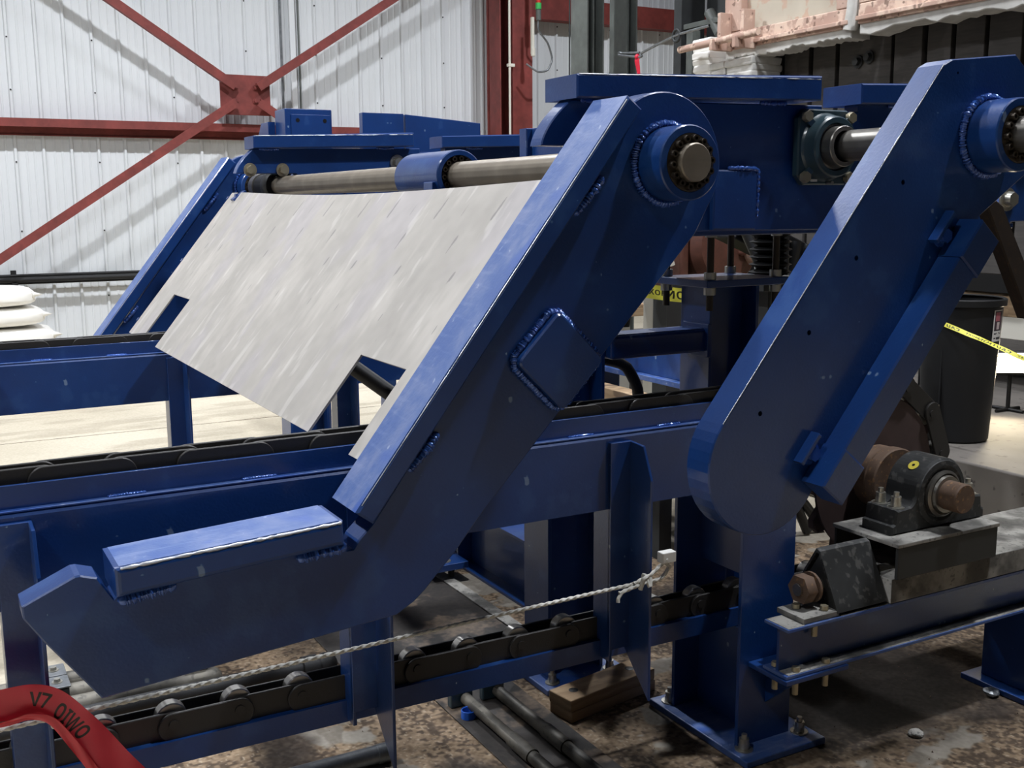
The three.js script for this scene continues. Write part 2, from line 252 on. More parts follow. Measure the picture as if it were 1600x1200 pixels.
{ const t = thing('red_column', 'tall dark red steel H column against the white ribbed wall', 'column', [7.5, 0, -13.45]);
  add(t, 'flange', box(7.33, 7.64, 0, 9, -13.22, -13.2, 0.004), M.red); add(t, 'flange', box(7.2, 7.66, 0, 9, -13.7, -13.68, 0.004), M.red); add(t, 'web', box(7.47, 7.485, 0, 9, -13.68, -13.22, 0.002), M.red);
  add(t, 'column_plate', box(7.19, 7.21, 0, 9, -13.6, -13.3, 0.002), M.red); }
solo('conduit', 'thin white electrical conduit running up the red column', 'conduit', [cyl('y', 0.016, 0, 9, 7.27, -13.17, 10), box(7.24, 7.34, 3.4, 3.44, -13.2, -13.15)], M.cream);
{ // X bracing
  const gz = -13.62, c = [3.8, 2.93];
  const angle = (dx, dy, name, label) => { const a = Math.atan2(dy, dx), L = Math.hypot(dx, dy), g = ext(shp([[0, -0.05], [0.01, -0.05], [0.01, 0.043], [0.075, 0.043], [0.075, 0.053], [0, 0.053]]), L, 0).rotateY(Math.PI / 2); const g2 = g; g2.rotateZ(a); g2.translate(c[0] + Math.cos(a) * 0.17, c[1] + Math.sin(a) * 0.17, gz + 0.1); return solo(name, label, 'brace', g2, M.red); };
  angle(3.5, 2.28, 'wall_brace', 'red angle brace rising from the gusset to the upper right');
  angle(-5.3, 3.45, 'wall_brace', 'red angle brace rising from the gusset to the upper left');
  angle(-5.3, -3.5, 'wall_brace', 'red angle brace falling from the gusset to the lower left across the girt');
  angle(3.3, -2.15, 'wall_brace', 'short visible red brace falling from the gusset behind the blue box');
  const t = thing('gusset_plate', 'square red gusset plate where the four wall braces meet', 'gusset', [c[0], c[1] - 0.22, gz - 0.02]);
  const gp = add(t, 'plate', box(c[0] - 0.31, c[0] + 0.31, c[1] - 0.24, c[1] + 0.24, gz - 0.028, gz - 0.006), M.red);
  for (const [x, y] of [[-0.2, -0.12], [-0.12, -0.07], [-0.2, 0.14], [-0.12, 0.09], [0.2, 0.14], [0.12, 0.09], [0.2, -0.12], [0.12, -0.07]]) add(gp, 'bolt', hexBolt([c[0] + x, c[1] + y, gz + 0.0], 'z', 0.022), M.red);
}
{ const t = thing('downpipe', 'pale steel downpipe fixed to the ribbed wall behind the brace', 'pipe', [4.35, 0, -13.9]);
  add(t, 'pipe', box(4.48, 4.56, 0, 9, -13.955, -13.9, 0.012), M.wall); add(t, 'trim', box(4.36, 4.385, 0, 9, -13.965, -13.92, 0.004), M.galv); add(t, 'seam', box(4.6, 4.62, 0, 9, -13.965, -13.945, 0.002), M.greyGreen); }
{ const t = thing('air_pipe', 'black horizontal pipe run bracketed to the lower ribbed wall', 'pipe', [1, 0.7, -13.7]);
  add(t, 'pipe', cyl('x', 0.032, -8.9, 7.4, 0.755, -13.8, 14), M.pipeBlack); add(t, 'pipe', cyl('x', 0.018, -8.9, 7.4, 0.8, -13.86, 12), M.pipeBlack); add(t, 'cable', cyl('x', 0.012, -8.9, 7.4, 0.71, -13.85, 8), M.pipeBlack);
  for (const x of [-2.4, 1.05, 5.2]) { add(t, 'bracket', [box(x - 0.03, x + 0.03, 0.4, 0.86, -13.95, -13.9), box(x - 0.03, x + 0.03, 0.69, 0.72, -13.95, -13.76)], M.pipeBlack); } }
// ------------------------------------------------------------------ stack of white sacks by the wall
{ solo('pallet', 'low wooden pallet under the stack of white sacks', 'pallet', [box(-0.6, 1.2, 0.12, 0.15, -12.85, -11.95), box(-0.6, 1.2, 0, 0.12, -12.85, -12.7), box(-0.6, 1.2, 0, 0.12, -12.1, -11.95)], M.wood);
  const sack = (w, h, d, seed) => { const g = new THREE.SphereGeometry(1, 40, 24), p = g.attributes.position; for (let i = 0; i < p.count; i++) { let x = p.getX(i), y = p.getY(i), z = p.getZ(i); const e = 0.38; const s = (v) => Math.sign(v) * Math.pow(Math.abs(v), e); x = s(x); z = s(z); y = Math.sign(y) * Math.pow(Math.abs(y), 0.6); const k = 1 + 0.05 * (fbm(x * 3 + seed + 9, z * 3 + y * 2 + 9, 3) - 0.5); p.setXYZ(i, x * w / 2 * k, y * h / 2 * (1 + 0.12 * (fbm(x * 2.5 + seed, z * 2.5 + 4, 3) - 0.5)), z * d / 2 * k); } g.computeVertexNormals(); return g; };
  [[0.265, 1.28, 'bottom white sack of the stack near the wall'], [0.48, 1.19, 'middle white sack of the stack near the wall'], [0.685, 1.11, 'top white sack of the stack near the wall']].forEach(([y, xr, label], i) => {
    solo('sack', label, 'sack', [sack(1.7, 0.2, 0.9, i * 3 + 1).translate(xr - 0.85, y, -12.4), new THREE.ConeGeometry(0.04, 0.1, 6).rotateZ(-1.6).translate(xr + 0.01, y + 0.02, -12.1)], M.bag, 'white sacks stacked by the wall'); });
}
// ------------------------------------------------------------------ the two chain conveyors
const PITCH = 0.1524;
function conveyor(base, x0, x1, label, bracketX, post) {
  const t = thing('chain_conveyor', label, 'conveyor', base);
  add(t, 'beam', prX([[-2.37, 0.776], [-2.37, 0.972], [-2.378, 0.982], [-2.56, 0.982], [-2.57, 0.972], [-2.57, 0.776]].reverse(), x0, x1, 0.004), M.blue);
  add(t, 'ledge', box(x0, x1, 0.9805, 0.9845, -2.392, -2.3735, 0.001), M.dust);
  add(t, 'guard_bar', box(x0, x1, 0.981, 1.034, -2.402, -2.392, 0.0015), M.blue);
  add(t, 'guard_bar', box(x0, x1, 0.981, 1.026, -2.497, -2.487, 0.0015), M.blue);
  add(t, 'wear_strip', box(x0, x1, 0.981, 0.99, -2.48, -2.41, 0.001), M.charcoal);
  add(t, 'lower_rail', prX([[-2.4, 0.334], [-2.4, 0.39], [-2.56, 0.39], [-2.56, 0.38], [-2.41, 0.38], [-2.41, 0.334]].reverse(), x0, x1 - 0.02, 0.001), M.blue);
  for (const x of bracketX) { add(t, 'bracket', [
      prX([[-2.368, 0.962], [-2.30, 0.958], [-2.262, 0.87], [-2.262, 0.25], [-2.40, 0.385], [-2.40, 0.395], [-2.368, 0.395]].reverse(), x - 0.008, x, 0.0015),
      box(x - 0.072, x - 0.004, 0.375, 0.962, -2.37, -2.356, 0.002),
      box(x - 0.072, x - 0.062, 0.34, 0.962, -2.44, -2.358, 0.002)], M.blue); }
  for (let k = 0, x = x0 + 0.35; x < x1 - 0.2; x += 0.29, k++) if (k % 1 === 0) add(t, 'weld_bead', bead([[x, 0.985, -2.388], [x + 0.035, 0.986, -2.388], [x + 0.075, 0.985, -2.388]], 0.004, k + 3), M.weld);
  return t;
}
const near = conveyor([0.9, 0.334, -2.45], -0.6, 2.33, 'near blue chain conveyor frame running under the closest lifting arm', [0.175, 0.925, 1.675]);
const farC = copy(near, 0.065, 0, -2.33, 'far blue chain conveyor frame nearer the white wall');

function linkGeo(outer) { const r = 0.0345, p = PITCH, s = new THREE.Shape(); s.absarc(p, 0.0075, r, -Math.PI / 2, Math.PI / 2, false); s.absarc(0, 0.0075, r, Math.PI / 2, Math.PI * 1.5, false); s.closePath(); return fin(ext(s, 0.0085, 0.0018, 10)); }
const LINK = linkGeo(), PIN = fin(merge([new THREE.CylinderGeometry(0.0115, 0.0115, 0.076, 16).rotateX(Math.PI / 2), new THREE.CylinderGeometry(0.0125, 0.0115, 0.006, 16).rotateX(Math.PI / 2).translate(0, 0, 0.0)])), ROLL = fin(latZ([[0.013, -0.0155], [0.0335, -0.0155], [0.036, -0.013], [0.036, 0.013], [0.0335, 0.0155], [0.013, 0.0155]], 0, 0, 28));
function chainPath(phaseU, Xs, Yc, r, xStart, lower) {
  const pts = []; let x = phaseU; while (x - PITCH > xStart) x -= PITCH; for (; x <= Xs; x += PITCH) pts.push([x, Yc + r]);
  const a = Xs - pts[pts.length - 1][0]; const dth = 2 * Math.asin(PITCH / 2 / r); let th = (PITCH - a) / r; let last = th;
  for (; th < Math.PI; th += dth) { pts.push([Xs + r * Math.sin(th), Yc + r * Math.cos(th)]); last = th; }
  let xl = Xs - (PITCH - (Math.PI - last) * r); if (lower) for (; xl > xStart; xl -= PITCH) pts.push([xl, Yc - r]);
  return pts;
}
function chain(name, label, zc, path) {
  const t = thing(name, label, 'chain', [path[0][0], 0.4, zc]);
  const w = t.position;
  const put = (nm, g, m, x, y, z, rot = 0, sx = 1) => { const o = new THREE.Mesh(g, m); o.name = nm; o.position.set(x - w.x, y - w.y, z - w.z); o.rotation.z = rot; if (sx !== 1) o.scale.x = sx; o.castShadow = o.receiveShadow = true; t.add(o); };
  path.forEach(([x, y], i) => {
    const nb = path[Math.min(i + 1, path.length - 1)], pb = path[Math.max(i - 1, 0)], tl = Math.hypot(nb[0] - pb[0], nb[1] - pb[1]), ox = (nb[1] - pb[1]) / tl * 0.008, oy = -(nb[0] - pb[0]) / tl * 0.008;
    put('pin', PIN, M.chain, x, y, zc); put('roller', ROLL, M.roller, x + ox, y + oy, zc);
    if (i < path.length - 1) { const [x2, y2] = path[i + 1], rot = Math.atan2(y2 - y, x2 - x), L = Math.hypot(x2 - x, y2 - y), o = i % 2 === 0; const zf = o ? zc + 0.0255 : zc + 0.0165, zb = o ? zc - 0.034 : zc - 0.025; put('link_plate', LINK, M.chain, x, y, zf, rot, Math.min(1.02, L / PITCH)); put('link_plate', LINK, M.chain, x, y, zb, rot, Math.min(1.02, L / PITCH)); }
  });
  return t;
}
const XS = 2.681, YS = 0.7225, RS = 0.2975;
chain('conveyor_chain', 'near dark roller chain of long links on the conveyor under the closest arm', -2.444, chainPath(0.21 - PITCH, XS, YS, RS, -0.55, true));
chain('conveyor_chain', 'far dark roller chain on the conveyor nearer the white wall', -2.444 - 2.33, chainPath(0.285 - PITCH, XS + 0.065, YS, RS, -0.45, true));

// sprocket with its shaft, and the pillow block bearing that carries it
function sprocket(dz, label) {
  const z = -2.444 + dz, x = XS + (dz ? 0.065 : 0), t = thing('sprocket', label, 'sprocket', [x, 0.44, z]);
  const s = new THREE.Shape(); const N = 72; for (let i = 0; i < N; i++) { const a = i / N * Math.PI * 2, k = Math.cos(a * 12); const r = 0.262 + 0.03 * Math.sign(k) * Math.pow(Math.abs(k), 0.5); const X = x + r * Math.sin(a), Y = YS + r * Math.cos(a); i ? s.lineTo(X, Y) : s.moveTo(X, Y); } s.closePath();
  add(t, 'toothed_disc', prZ(s, z - 0.013, z + 0.013, 0.002), M.disc);
  add(t, 'side_disc', latZ([[0.02, z + 0.012], [0.258, z + 0.012], [0.261, z + 0.015], [0.258, z + 0.02], [0.02, z + 0.02]], x, YS, 60), M.disc);
  add(t, 'hub', latZ([[0.04, z + 0.02], [0.1, z + 0.02], [0.1, z + 0.065], [0.092, z + 0.07], [0.104, z + 0.075], [0.104, z + 0.105], [0.1, z + 0.11], [0.04, z + 0.11]], x, YS), M.rust);
  const c = add(t, 'shaft', latZ([[0, z - 0.2], [0.045, z - 0.2], [0.045, z + 0.361], [0.042, z + 0.366], [0, z + 0.366]], x, YS), M.rust);
  return t;
}
sprocket(0, 'rusty brown sprocket disc and shaft at the right end of the near chain');
sprocket(-2.33, 'sprocket disc at the right end of the far chain, mostly hidden');
function pillow() {
  const x = XS, zf = -2.165, zb = -2.285, zm = (zf + zb) / 2, yb = 0.617, t = thing('pillow_block', 'grey cast pillow block bearing with a small yellow round sticker', 'bearing', [x, yb, zm]);
  const s = new THREE.Shape(); const W = 0.205; s.moveTo(x - W, yb); s.lineTo(x + W, yb); s.lineTo(x + W, yb + 0.028); s.lineTo(x + W - 0.012, yb + 0.034); s.lineTo(x + W - 0.018, yb + 0.075); s.lineTo(x + 0.128, yb + 0.08); s.quadraticCurveTo(x + 0.112, yb + 0.088, x + 0.108, YS + 0.01); s.absarc(x, YS, 0.108, 0.05, Math.PI - 0.05, false); s.quadraticCurveTo(x - 0.112, yb + 0.088, x - 0.128, yb + 0.08); s.lineTo(x - W + 0.018, yb + 0.075); s.lineTo(x - W + 0.012, yb + 0.034); s.lineTo(x - W, yb + 0.028); s.closePath();
  add(t, 'housing', [prZ(s, zb, zf, 0.006), latZ([[0.07, zf - 0.01], [0.1, zf - 0.01], [0.103, zf - 0.004], [0.1, zf + 0.004], [0.086, zf + 0.006], [0.076, zf]], x, YS, 48), ...[-1, 1].map((k) => prZ([[x + k * 0.105, YS - 0.02], [x + k * 0.085, YS + 0.015], [x + k * 0.145, yb + 0.075], [x + k * 0.165, yb + 0.07]].sort((a, b) => 0), zm - 0.012, zm + 0.012, 0.002))], M.cast);
  add(t, 'bearing_ring', latZ([[0.045, zf], [0.07, zf], [0.072, zf + 0.012], [0.064, zf + 0.018], [0.06, zf + 0.012], [0.056, zf + 0.026], [0.045, zf + 0.026]], x, YS, 40), M.steel);
  for (const [dx, dz] of [[-0.158, 0.03], [-0.158, -0.03], [0.158, 0.03], [0.158, -0.03]]) add(t, 'bolt', studNut([x + dx, yb + 0.075, zm + dz], 'y', 0.0165), M.zinc);
  const a = 2.25, st = new THREE.CylinderGeometry(0.017, 0.017, 0.001, 24).rotateZ(a - Math.PI / 2).translate(x + Math.cos(a) * 0.1085, YS + Math.sin(a) * 0.1085, zm + 0.01); const sk = add(t, 'sticker', st, std({ color: 0xd9c94e, roughness: 0.5 }), 'yellow round sticker');
  add(sk, 'sticker_mark', new THREE.CylinderGeometry(0.0055, 0.0055, 0.0012, 5).rotateZ(a - Math.PI / 2).translate(x + Math.cos(a) * 0.109, YS + Math.sin(a) * 0.109, zm + 0.01), M.black);
}
pillow();
{ const t = thing('bearing_stand', 'dark grey steel channel stand carrying the pillow block, dusty on top', 'stand', [2.65, 0.505, -2.2]);
  add(t, 'face_plate', box(2.435, 2.87, 0.508, 0.605, -2.112, -2.1, 0.003), M.charcoal); add(t, 'face_plate', box(2.435, 2.87, 0.508, 0.605, -2.352, -2.34, 0.003), M.charcoal);
  add(t, 'top_plate', box(2.43, 2.875, 0.604, 0.617, -2.355, -2.097, 0.003), M.dusty); }
solo('riser_plate', 'dusty grey steel riser bolted along the beam under the bearing stand', 'plate', box(2.43, 3.75, 0.432, 0.507, -2.42, -2.115, 0.003), M.dusty);
// take-up: tent guard, threaded rod with nut, anchor plate
{ const t = thing('take_up_guard', 'dark folded steel guard with pale specks left of the bearing stand', 'guard', [2.32, 0.43, -2.22]);
  const y0 = 0.437; add(t, 'guard_sheet', prX([[-2.128, y0], [-2.122, y0 + 0.004], [-2.2, y0 + 0.165], [-2.215, y0 + 0.172], [-2.3, y0 + 0.03], [-2.294, y0 + 0.026], [-2.214, y0 + 0.158], [-2.205, y0 + 0.158]].reverse(), 2.225, 2.425, 0.0008), M.cast);
  add(t, 'end_plate', prX([[-2.13, y0], [-2.206, y0 + 0.155], [-2.29, y0 + 0.02], [-2.29, y0]].reverse(), 2.23, 2.238, 0.001), M.charcoal); }
{ const t = thing('take_up_screw', 'threaded take-up rod with a big rusty hexagonal nut', 'screw', [2.3, 0.46, -2.2]);
  add(t, 'threaded_rod', cyl('x', 0.018, 2.14, 2.6, 0.502, -2.2, 16), M.steel); const nut = new THREE.CylinderGeometry(0.043, 0.043, 0.036, 6).rotateZ(Math.PI / 2).translate(2.165, 0.502, -2.2); add(t, 'nut', nut, M.rust); add(t, 'washer', cyl('x', 0.045, 2.19, 2.198, 0.502, -2.2, 24), M.rust); }
{ const t = thing('anchor_plate', 'small dusty black plate with two bolts at the end of the beam', 'plate', [2.15, 0.43, -2.15]);
  add(t, 'plate', box(2.1, 2.235, 0.431, 0.447, -2.235, -2.125, 0.002), M.dusty); add(t, 'bolt', hexBolt([2.14, 0.447, -2.2], 'y', 0.013, false), M.brass); add(t, 'bolt', hexBolt([2.2, 0.447, -2.15], 'y', 0.013, false), M.brass); add(t, 'bolt_end', cyl('y', 0.009, 0.38, 0.418, 2.16, -2.145, 12), M.brass); }
{ const t = thing('support_beam', 'short blue I beam at lower right carrying the bearing, dusty flanges', 'beam', [2.6, 0.283, -2.16]);
  add(t, 'flange', box(2.035, 3.75, 0.42, 0.43, -2.215, -2.118, 0.002), M.dust); add(t, 'flange', box(2.035, 3.75, 0.283, 0.293, -2.215, -2.118, 0.002), M.dust); add(t, 'web', box(2.045, 3.75, 0.292, 0.421, -2.172, -2.162, 0.001), M.blue);
  add(t, 'bolt', hexBolt([2.06, 0.293, -2.19], 'y', 0.013, false), M.brass); add(t, 'bolt', hexBolt([2.085, 0.293, -2.135], 'y', 0.013, false), M.brass); add(t, 'bolt', hexBolt([2.2, 0.293, -2.135], 'y', 0.013, false), M.brass); add(t, 'bolt', hexBolt([2.2, 0.293, -2.19], 'y', 0.013, false), M.brass); }
{ const b = scene.getObjectByName('support_beam'); add(b, 'dust_layer', [box(2.045, 3.7, 0.293, 0.2942, -2.16, -2.121, 0), box(2.04, 2.1, 0.43, 0.4312, -2.212, -2.121, 0), box(2.24, 2.43, 0.43, 0.4312, -2.212, -2.121, 0)], M.dusty); }
{ const t = thing('beam_cleat', 'blue gusseted cleat under the beam end, bolted from above', 'bracket', [2.12, 0.1, -2.2]);
  add(t, 'cleat_plate', box(2.03, 2.27, 0.266, 0.2825, -2.272, -2.112, 0.004), M.blue); add(t, 'gusset', prX([[-2.272, 0.267], [-2.125, 0.267], [-2.272, 0.14]], 2.1, 2.112, 0.001), M.blue);
  for (const [x, z] of [[2.06, -2.19], [2.085, -2.135], [2.2, -2.135]]) add(t, 'bolt_end', cyl('y', 0.009, 0.225, 0.267, x, z, 12), M.brass); }
{ const t = thing('end_column', 'blue H column on an anchored base plate at the end of the near conveyor', 'column', [2.1, 0, -2.43]);
  add(t, 'flange', box(2.0, 2.2, 0.02, 0.775, -2.287, -2.273, 0.002), M.blue); add(t, 'flange', box(2.0, 2.2, 0.02, 0.775, -2.59, -2.576, 0.002), M.blue);
  add(t, 'web', [box(2.095, 2.105, 0.02, 0.33, -2.577, -2.286, 0.001), box(2.095, 2.105, 0.5, 0.775, -2.577, -2.286, 0.001)], M.blue);
  const bp = add(t, 'base_plate', box(1.965, 2.27, 0, 0.022, -2.66, -2.19, 0.004), M.dust);
  for (const [x, z] of [[2.01, -2.255], [2.225, -2.255], [2.01, -2.61], [2.225, -2.61]]) add(bp, 'anchor_bolt', studNut([x, 0.022, z], 'y', 0.0165), M.zinc);
  add(t, 'bolt', hexBolt([2.15, 0.3, -2.42], '-x', 0.012), M.zinc); }
{ const t = thing('beam_post', 'dark blue box post under the right end of the support beam', 'post', [3.14, 0, -2.2]);
  add(t, 'post', box(3.05, 3.25, 0.02, 0.282, -2.26, -2.06, 0.004), M.blue); add(t, 'base_plate', box(3.0, 3.3, 0, 0.02, -2.3, -2.04, 0.003), M.blue); }

// ------------------------------------------------------------------ lifting arms, shafts and the sheet between them
const AX = 1.585, AY = 1.688;
function lockRing(t, x, y, z, r = 0.066) {                    // locking assembly with its ring of socket screws
  const lr = add(t, 'locking_ring', latZ([[0.044, z - 0.01], [r, z - 0.01], [r, z + 0.003], [r - 0.004, z + 0.004], [0.044, z + 0.004]], x, y, 40), M.oxide);
  for (let i = 0; i < 14; i++) { const a = i / 14 * Math.PI * 2 + 0.1; add(lr, 'socket_screw', latZ([[0.004, z + 0.006], [0.0042, z + 0.016], [0.008, z + 0.016], [0.0085, z + 0.014], [0.0085, z]], x + Math.cos(a) * (r - 0.011), y + Math.sin(a) * (r - 0.011), 14), M.oxide); }
}
function hubCollar(t, x, y, z0, z1, r = 0.086) {
  const hc = add(t, 'hub_collar', latZ([[0.066, z0], [r, z0], [r, z1 - 0.003], [r - 0.003, z1], [0.067, z1], [0.066, z1 - 0.02]], x, y, 56), M.blue);
  const c = []; for (let i = 0; i <= 30; i++) { const a = i / 30 * Math.PI * 2 + 0.6; c.push([x + Math.cos(a) * (r + 0.006), y + Math.sin(a) * (r + 0.006), z0 + 0.007]); } add(hc, 'weld_bead', bead(c, 0.0085, 21), M.weld);
  lockRing(t, x, y, z1 - 0.003);
}
function armA() {
  const t = thing('lifting_arm', 'large blue hooked lifting arm in front, with thick edge bar and nose block', 'lifting arm', [0.9, 0.65, -2.155]);
  const s = new THREE.Shape(); const P = [[0.128, 0.843], [0.127, 0.868], [0.222, 0.91], [0.232, 0.91], [0.262, 0.9], [0.289, 0.853], [0.3, 0.865], [0.74, 0.888], [0.762, 0.872], [0.778, 0.872], [0.79, 0.89], [0.822, 0.92], [1.482, 1.79]];
  s.moveTo(...P[0]); P.slice(1).forEach((p) => s.lineTo(...p)); s.absarc(AX, AY, 0.167, 2.2, -0.62, true);
  for (const p of [[1.682, 1.524], [1.417, 1.248], [1.086, 0.903], [1.02, 0.826], [0.971, 0.778], [0.944, 0.75], [0.915, 0.727], [0.889, 0.713], [0.875, 0.705], [0.255, 0.656], [0.161, 0.79]]) s.lineTo(...p); s.closePath();
  add(t, 'web_plate', prZ(s, -2.195, -2.115, 0.003), M.blue);
  const u = [Math.cos(0.9232), Math.sin(0.9232)], n = [u[1], -u[0]];             // along and under the bar
  const B0 = [0.776, 0.958], B1 = [1.46, 1.838], th = 0.048;
  add(t, 'edge_bar', prZ([[B0[0], B0[1]], [B1[0], B1[1]], [B1[0] + n[0] * th, B1[1] + n[1] * th], [B0[0] + n[0] * th, B0[1] + n[1] * th]].reverse(), -2.238, -2.085, 0.005), M.blue);
  add(t, 'bar_face', prZ([[B0[0] - n[0] * 0.0012, B0[1] - n[1] * 0.0012], [B1[0] - n[0] * 0.0012, B1[1] - n[1] * 0.0012], [B1[0] + n[0] * 0.002, B1[1] + n[1] * 0.002], [B0[0] + n[0] * 0.002, B0[1] + n[1] * 0.002]].reverse(), -2.232, -2.091, 0), M.dust);
  add(t, 'nose_block', prZ([[0.29, 0.862], [0.75, 0.893], [0.748, 0.946], [0.289, 0.922]], -2.238, -2.085, 0.011, [], 3), M.blue);
  add(t, 'block_face', prZ([[0.299, 0.9195], [0.74, 0.9435], [0.74, 0.9468], [0.299, 0.9228]], -2.229, -2.094, 0), M.dust);
  const c = [1.28, 1.243], a = -0.78, hw = 0.085, hh = 0.078; const q = [[-hw, -hh], [hw, -hh], [hw, hh], [-hw, hh]].map(([x, y]) => [c[0] + x * Math.cos(a) - y * Math.sin(a), c[1] + x * Math.sin(a) + y * Math.cos(a)]);
  const ps = new THREE.Shape(); q.forEach((p, i) => { const nx = q[(i + 1) % 4], pv = q[(i + 3) % 4]; const l = (A, B, d) => { const L = Math.hypot(B[0] - A[0], B[1] - A[1]); return [A[0] + (B[0] - A[0]) * d / L, A[1] + (B[1] - A[1]) * d / L]; }; const e = l(p, pv, 0.018), f = l(p, nx, 0.018); i ? ps.lineTo(...e) : ps.moveTo(...e); ps.quadraticCurveTo(...p, ...f); }); ps.closePath();
  const sp = add(t, 'stop_pad', prZ(ps, -2.115, -2.082, 0.004), M.blue);
  const per = []; for (let i = 0; i <= 36; i++) { const k = i / 36 * 4, e = Math.floor(k) % 4, f = k - Math.floor(k), A = q[e], B = q[(e + 1) % 4]; let x = A[0] + (B[0] - A[0]) * f - c[0], y = A[1] + (B[1] - A[1]) * f - c[1]; const m = Math.hypot(x, y), lim = 0.104; const g = m > lim ? lim / m : 1; per.push([c[0] + x * g * 1.06, c[1] + y * g * 1.06, -2.108]); } add(sp, 'weld_bead', bead(per, 0.0085, 4), M.weld);
  for (const [A, B, i] of [[[0.912, 1.034], [0.972, 1.1], 1], [[1.335, 1.578], [1.398, 1.652], 2]]) add(t, 'weld_bead', bead([[A[0], A[1], -2.11], [(A[0] + B[0]) / 2, (A[1] + B[1]) / 2, -2.1], [B[0], B[1], -2.106]], 0.0095, i), M.weld);
  for (const [A, B, i] of [[[0.305, 0.858], [0.395, 0.87], 6], [[0.66, 0.882], [0.748, 0.89], 7]]) add(t, 'weld_bead', bead([[A[0], A[1] - 0.006, -2.104], [(A[0] + B[0]) / 2, (A[1] + B[1]) / 2 - 0.004, -2.1], [B[0], B[1] - 0.006, -2.104]], 0.012, i), M.weld);
  add(t, 'worn_glint_edge', bead([[0.303, 0.9188, -2.0885], [0.45, 0.927, -2.0885], [0.6, 0.935, -2.0885], [0.742, 0.9425, -2.0885]], 0.0032, 30), M.worn);  // chipped paint edge, lamp glint put in as a bright bead
  add(t, 'worn_glint_edge', bead([[0.79, 0.9735, -2.0872], [1.0, 1.2437, -2.0872], [1.2, 1.501, -2.0872], [1.455, 1.829, -2.0872]], 0.0014, 31), M.worn);
  hubCollar(t, AX, AY, -2.115, -2.018);
  return t;
}
const aA = armA();
copy(aA, 0, 0, -3.515, 'far blue lifting arm beyond the grey sheet, in front of the white wall');
{ const t = thing('main_shaft', 'long bright steel shaft joining the two hooked arms above the grey sheet', 'shaft', [AX, AY - 0.0465, -3.8]);
  add(t, 'shaft', latZ([[0, -5.75], [0.044, -5.75], [0.044, -1.998], [0.041, -1.995], [0, -1.995]], AX, AY, 48, 0.6), M.shaft);
  add(t, 'clamp_collar', latZ([[0.066, -3.56], [0.08, -3.56], [0.083, -3.557], [0.083, -3.213], [0.08, -3.21], [0.066, -3.21]], AX, AY, 48), M.blue);
  add(t, 'collar_key', box(AX - 0.09, AX - 0.07, AY - 0.075, AY - 0.02, -3.3, -3.23, 0.003), M.blue);
  lockRing(t, AX, AY, -3.225);
  add(t, 'end_collar', latZ([[0.047, -5.49], [0.064, -5.49], [0.064, -5.42], [0.047, -5.42]], AX, AY, 36), M.steel); add(t, 'end_seal', latZ([[0.047, -5.42], [0.058, -5.42], [0.058, -5.3], [0.05, -5.29], [0.047, -5.29]], AX, AY, 36), M.black); }

// grey sheet hung between the arms, notched for both chains
{ const top = [1.37, 1.652], bot = [0.862, 1.02]; const dx = top[0] - bot[0], dy = top[1] - bot[1], L = Math.hypot(dx, dy), u = [dx / L, dy / L], n = [-u[1], u[0]];
  const zl = -5.2, zr = -2.27; const N1 = [-4.9, -4.6], N2 = [-2.64, -2.345], nh = 0.242;
  const s = new THREE.Shape(); s.moveTo(zl, 0); s.lineTo(N1[0], 0); s.lineTo(N1[0], nh); s.lineTo(N1[1], nh); s.lineTo(N1[1], 0); s.lineTo(N2[0], 0); s.lineTo(N2[0], nh); s.lineTo(N2[1], nh); s.lineTo(N2[1], 0); s.lineTo(zr, 0);
  s.lineTo(zr, L); for (let i = 1; i < 20; i++) { const k = i / 20; s.lineTo(zr + (zl + 0.16 - zr) * k, L - 0.03 * Math.sin(Math.PI * Math.min(1, k * 1.02)) ); } s.lineTo(zl + 0.16, L); s.lineTo(zl + 0.16, L - 0.03); s.lineTo(zl + 0.1, L - 0.03); s.lineTo(zl + 0.1, L); s.lineTo(zl, L); s.closePath();
  let g = ext(s, 0.006, 0); g = g.toNonIndexed(); const p = g.attributes.position; const uv = new Float32Array(p.count * 2);
  for (let i = 0; i < p.count; i++) { const z = p.getX(i), v = p.getY(i), w = p.getZ(i); p.setXYZ(i, bot[0] + u[0] * v + n[0] * w, bot[1] + u[1] * v + n[1] * w, z); uv[i * 2] = v; uv[i * 2 + 1] = z * 0.999; }
  g.computeVertexNormals(); g.setAttribute('uv', new THREE.BufferAttribute(uv, 2));
  const t = thing('slide_sheet', 'large bare grey sheet leaning between the arms, notched at the bottom', 'sheet', [1.1, 1.02, -3.7]); g.translate(-1.1, -1.02, 3.7); const m = new THREE.Mesh(g, M.sheet); m.name = 'sheet'; m.castShadow = m.receiveShadow = true; t.add(m);
  add(t, 'edge_bracket', [bar([1.33, 1.62, zl + 0.13], [1.39, 1.66, zl + 0.13], 0.05, 0.012), bar([1.34, 1.6, zl + 0.13], [1.35, 1.65, zl + 0.13], 0.03, 0.01)], M.blue);
  for (const k of [0.08, 0.5, 0.95]) add(t, 'weld_tab', bar([bot[0] + dx * k, bot[1] + dy * k, zl - 0.006], [bot[0] + dx * (k + 0.02), bot[1] + dy * (k + 0.02), zl - 0.006], 0.018, 0.02), M.blue);
  for (const z of [-4.2, -3.3]) add(t, 'rib', bar([bot[0] + 0.1 + 0.03, bot[1] + 0.1, z], [top[0] + 0.01, top[1] - 0.06, z], 0.04, 0.03), M.blue); }

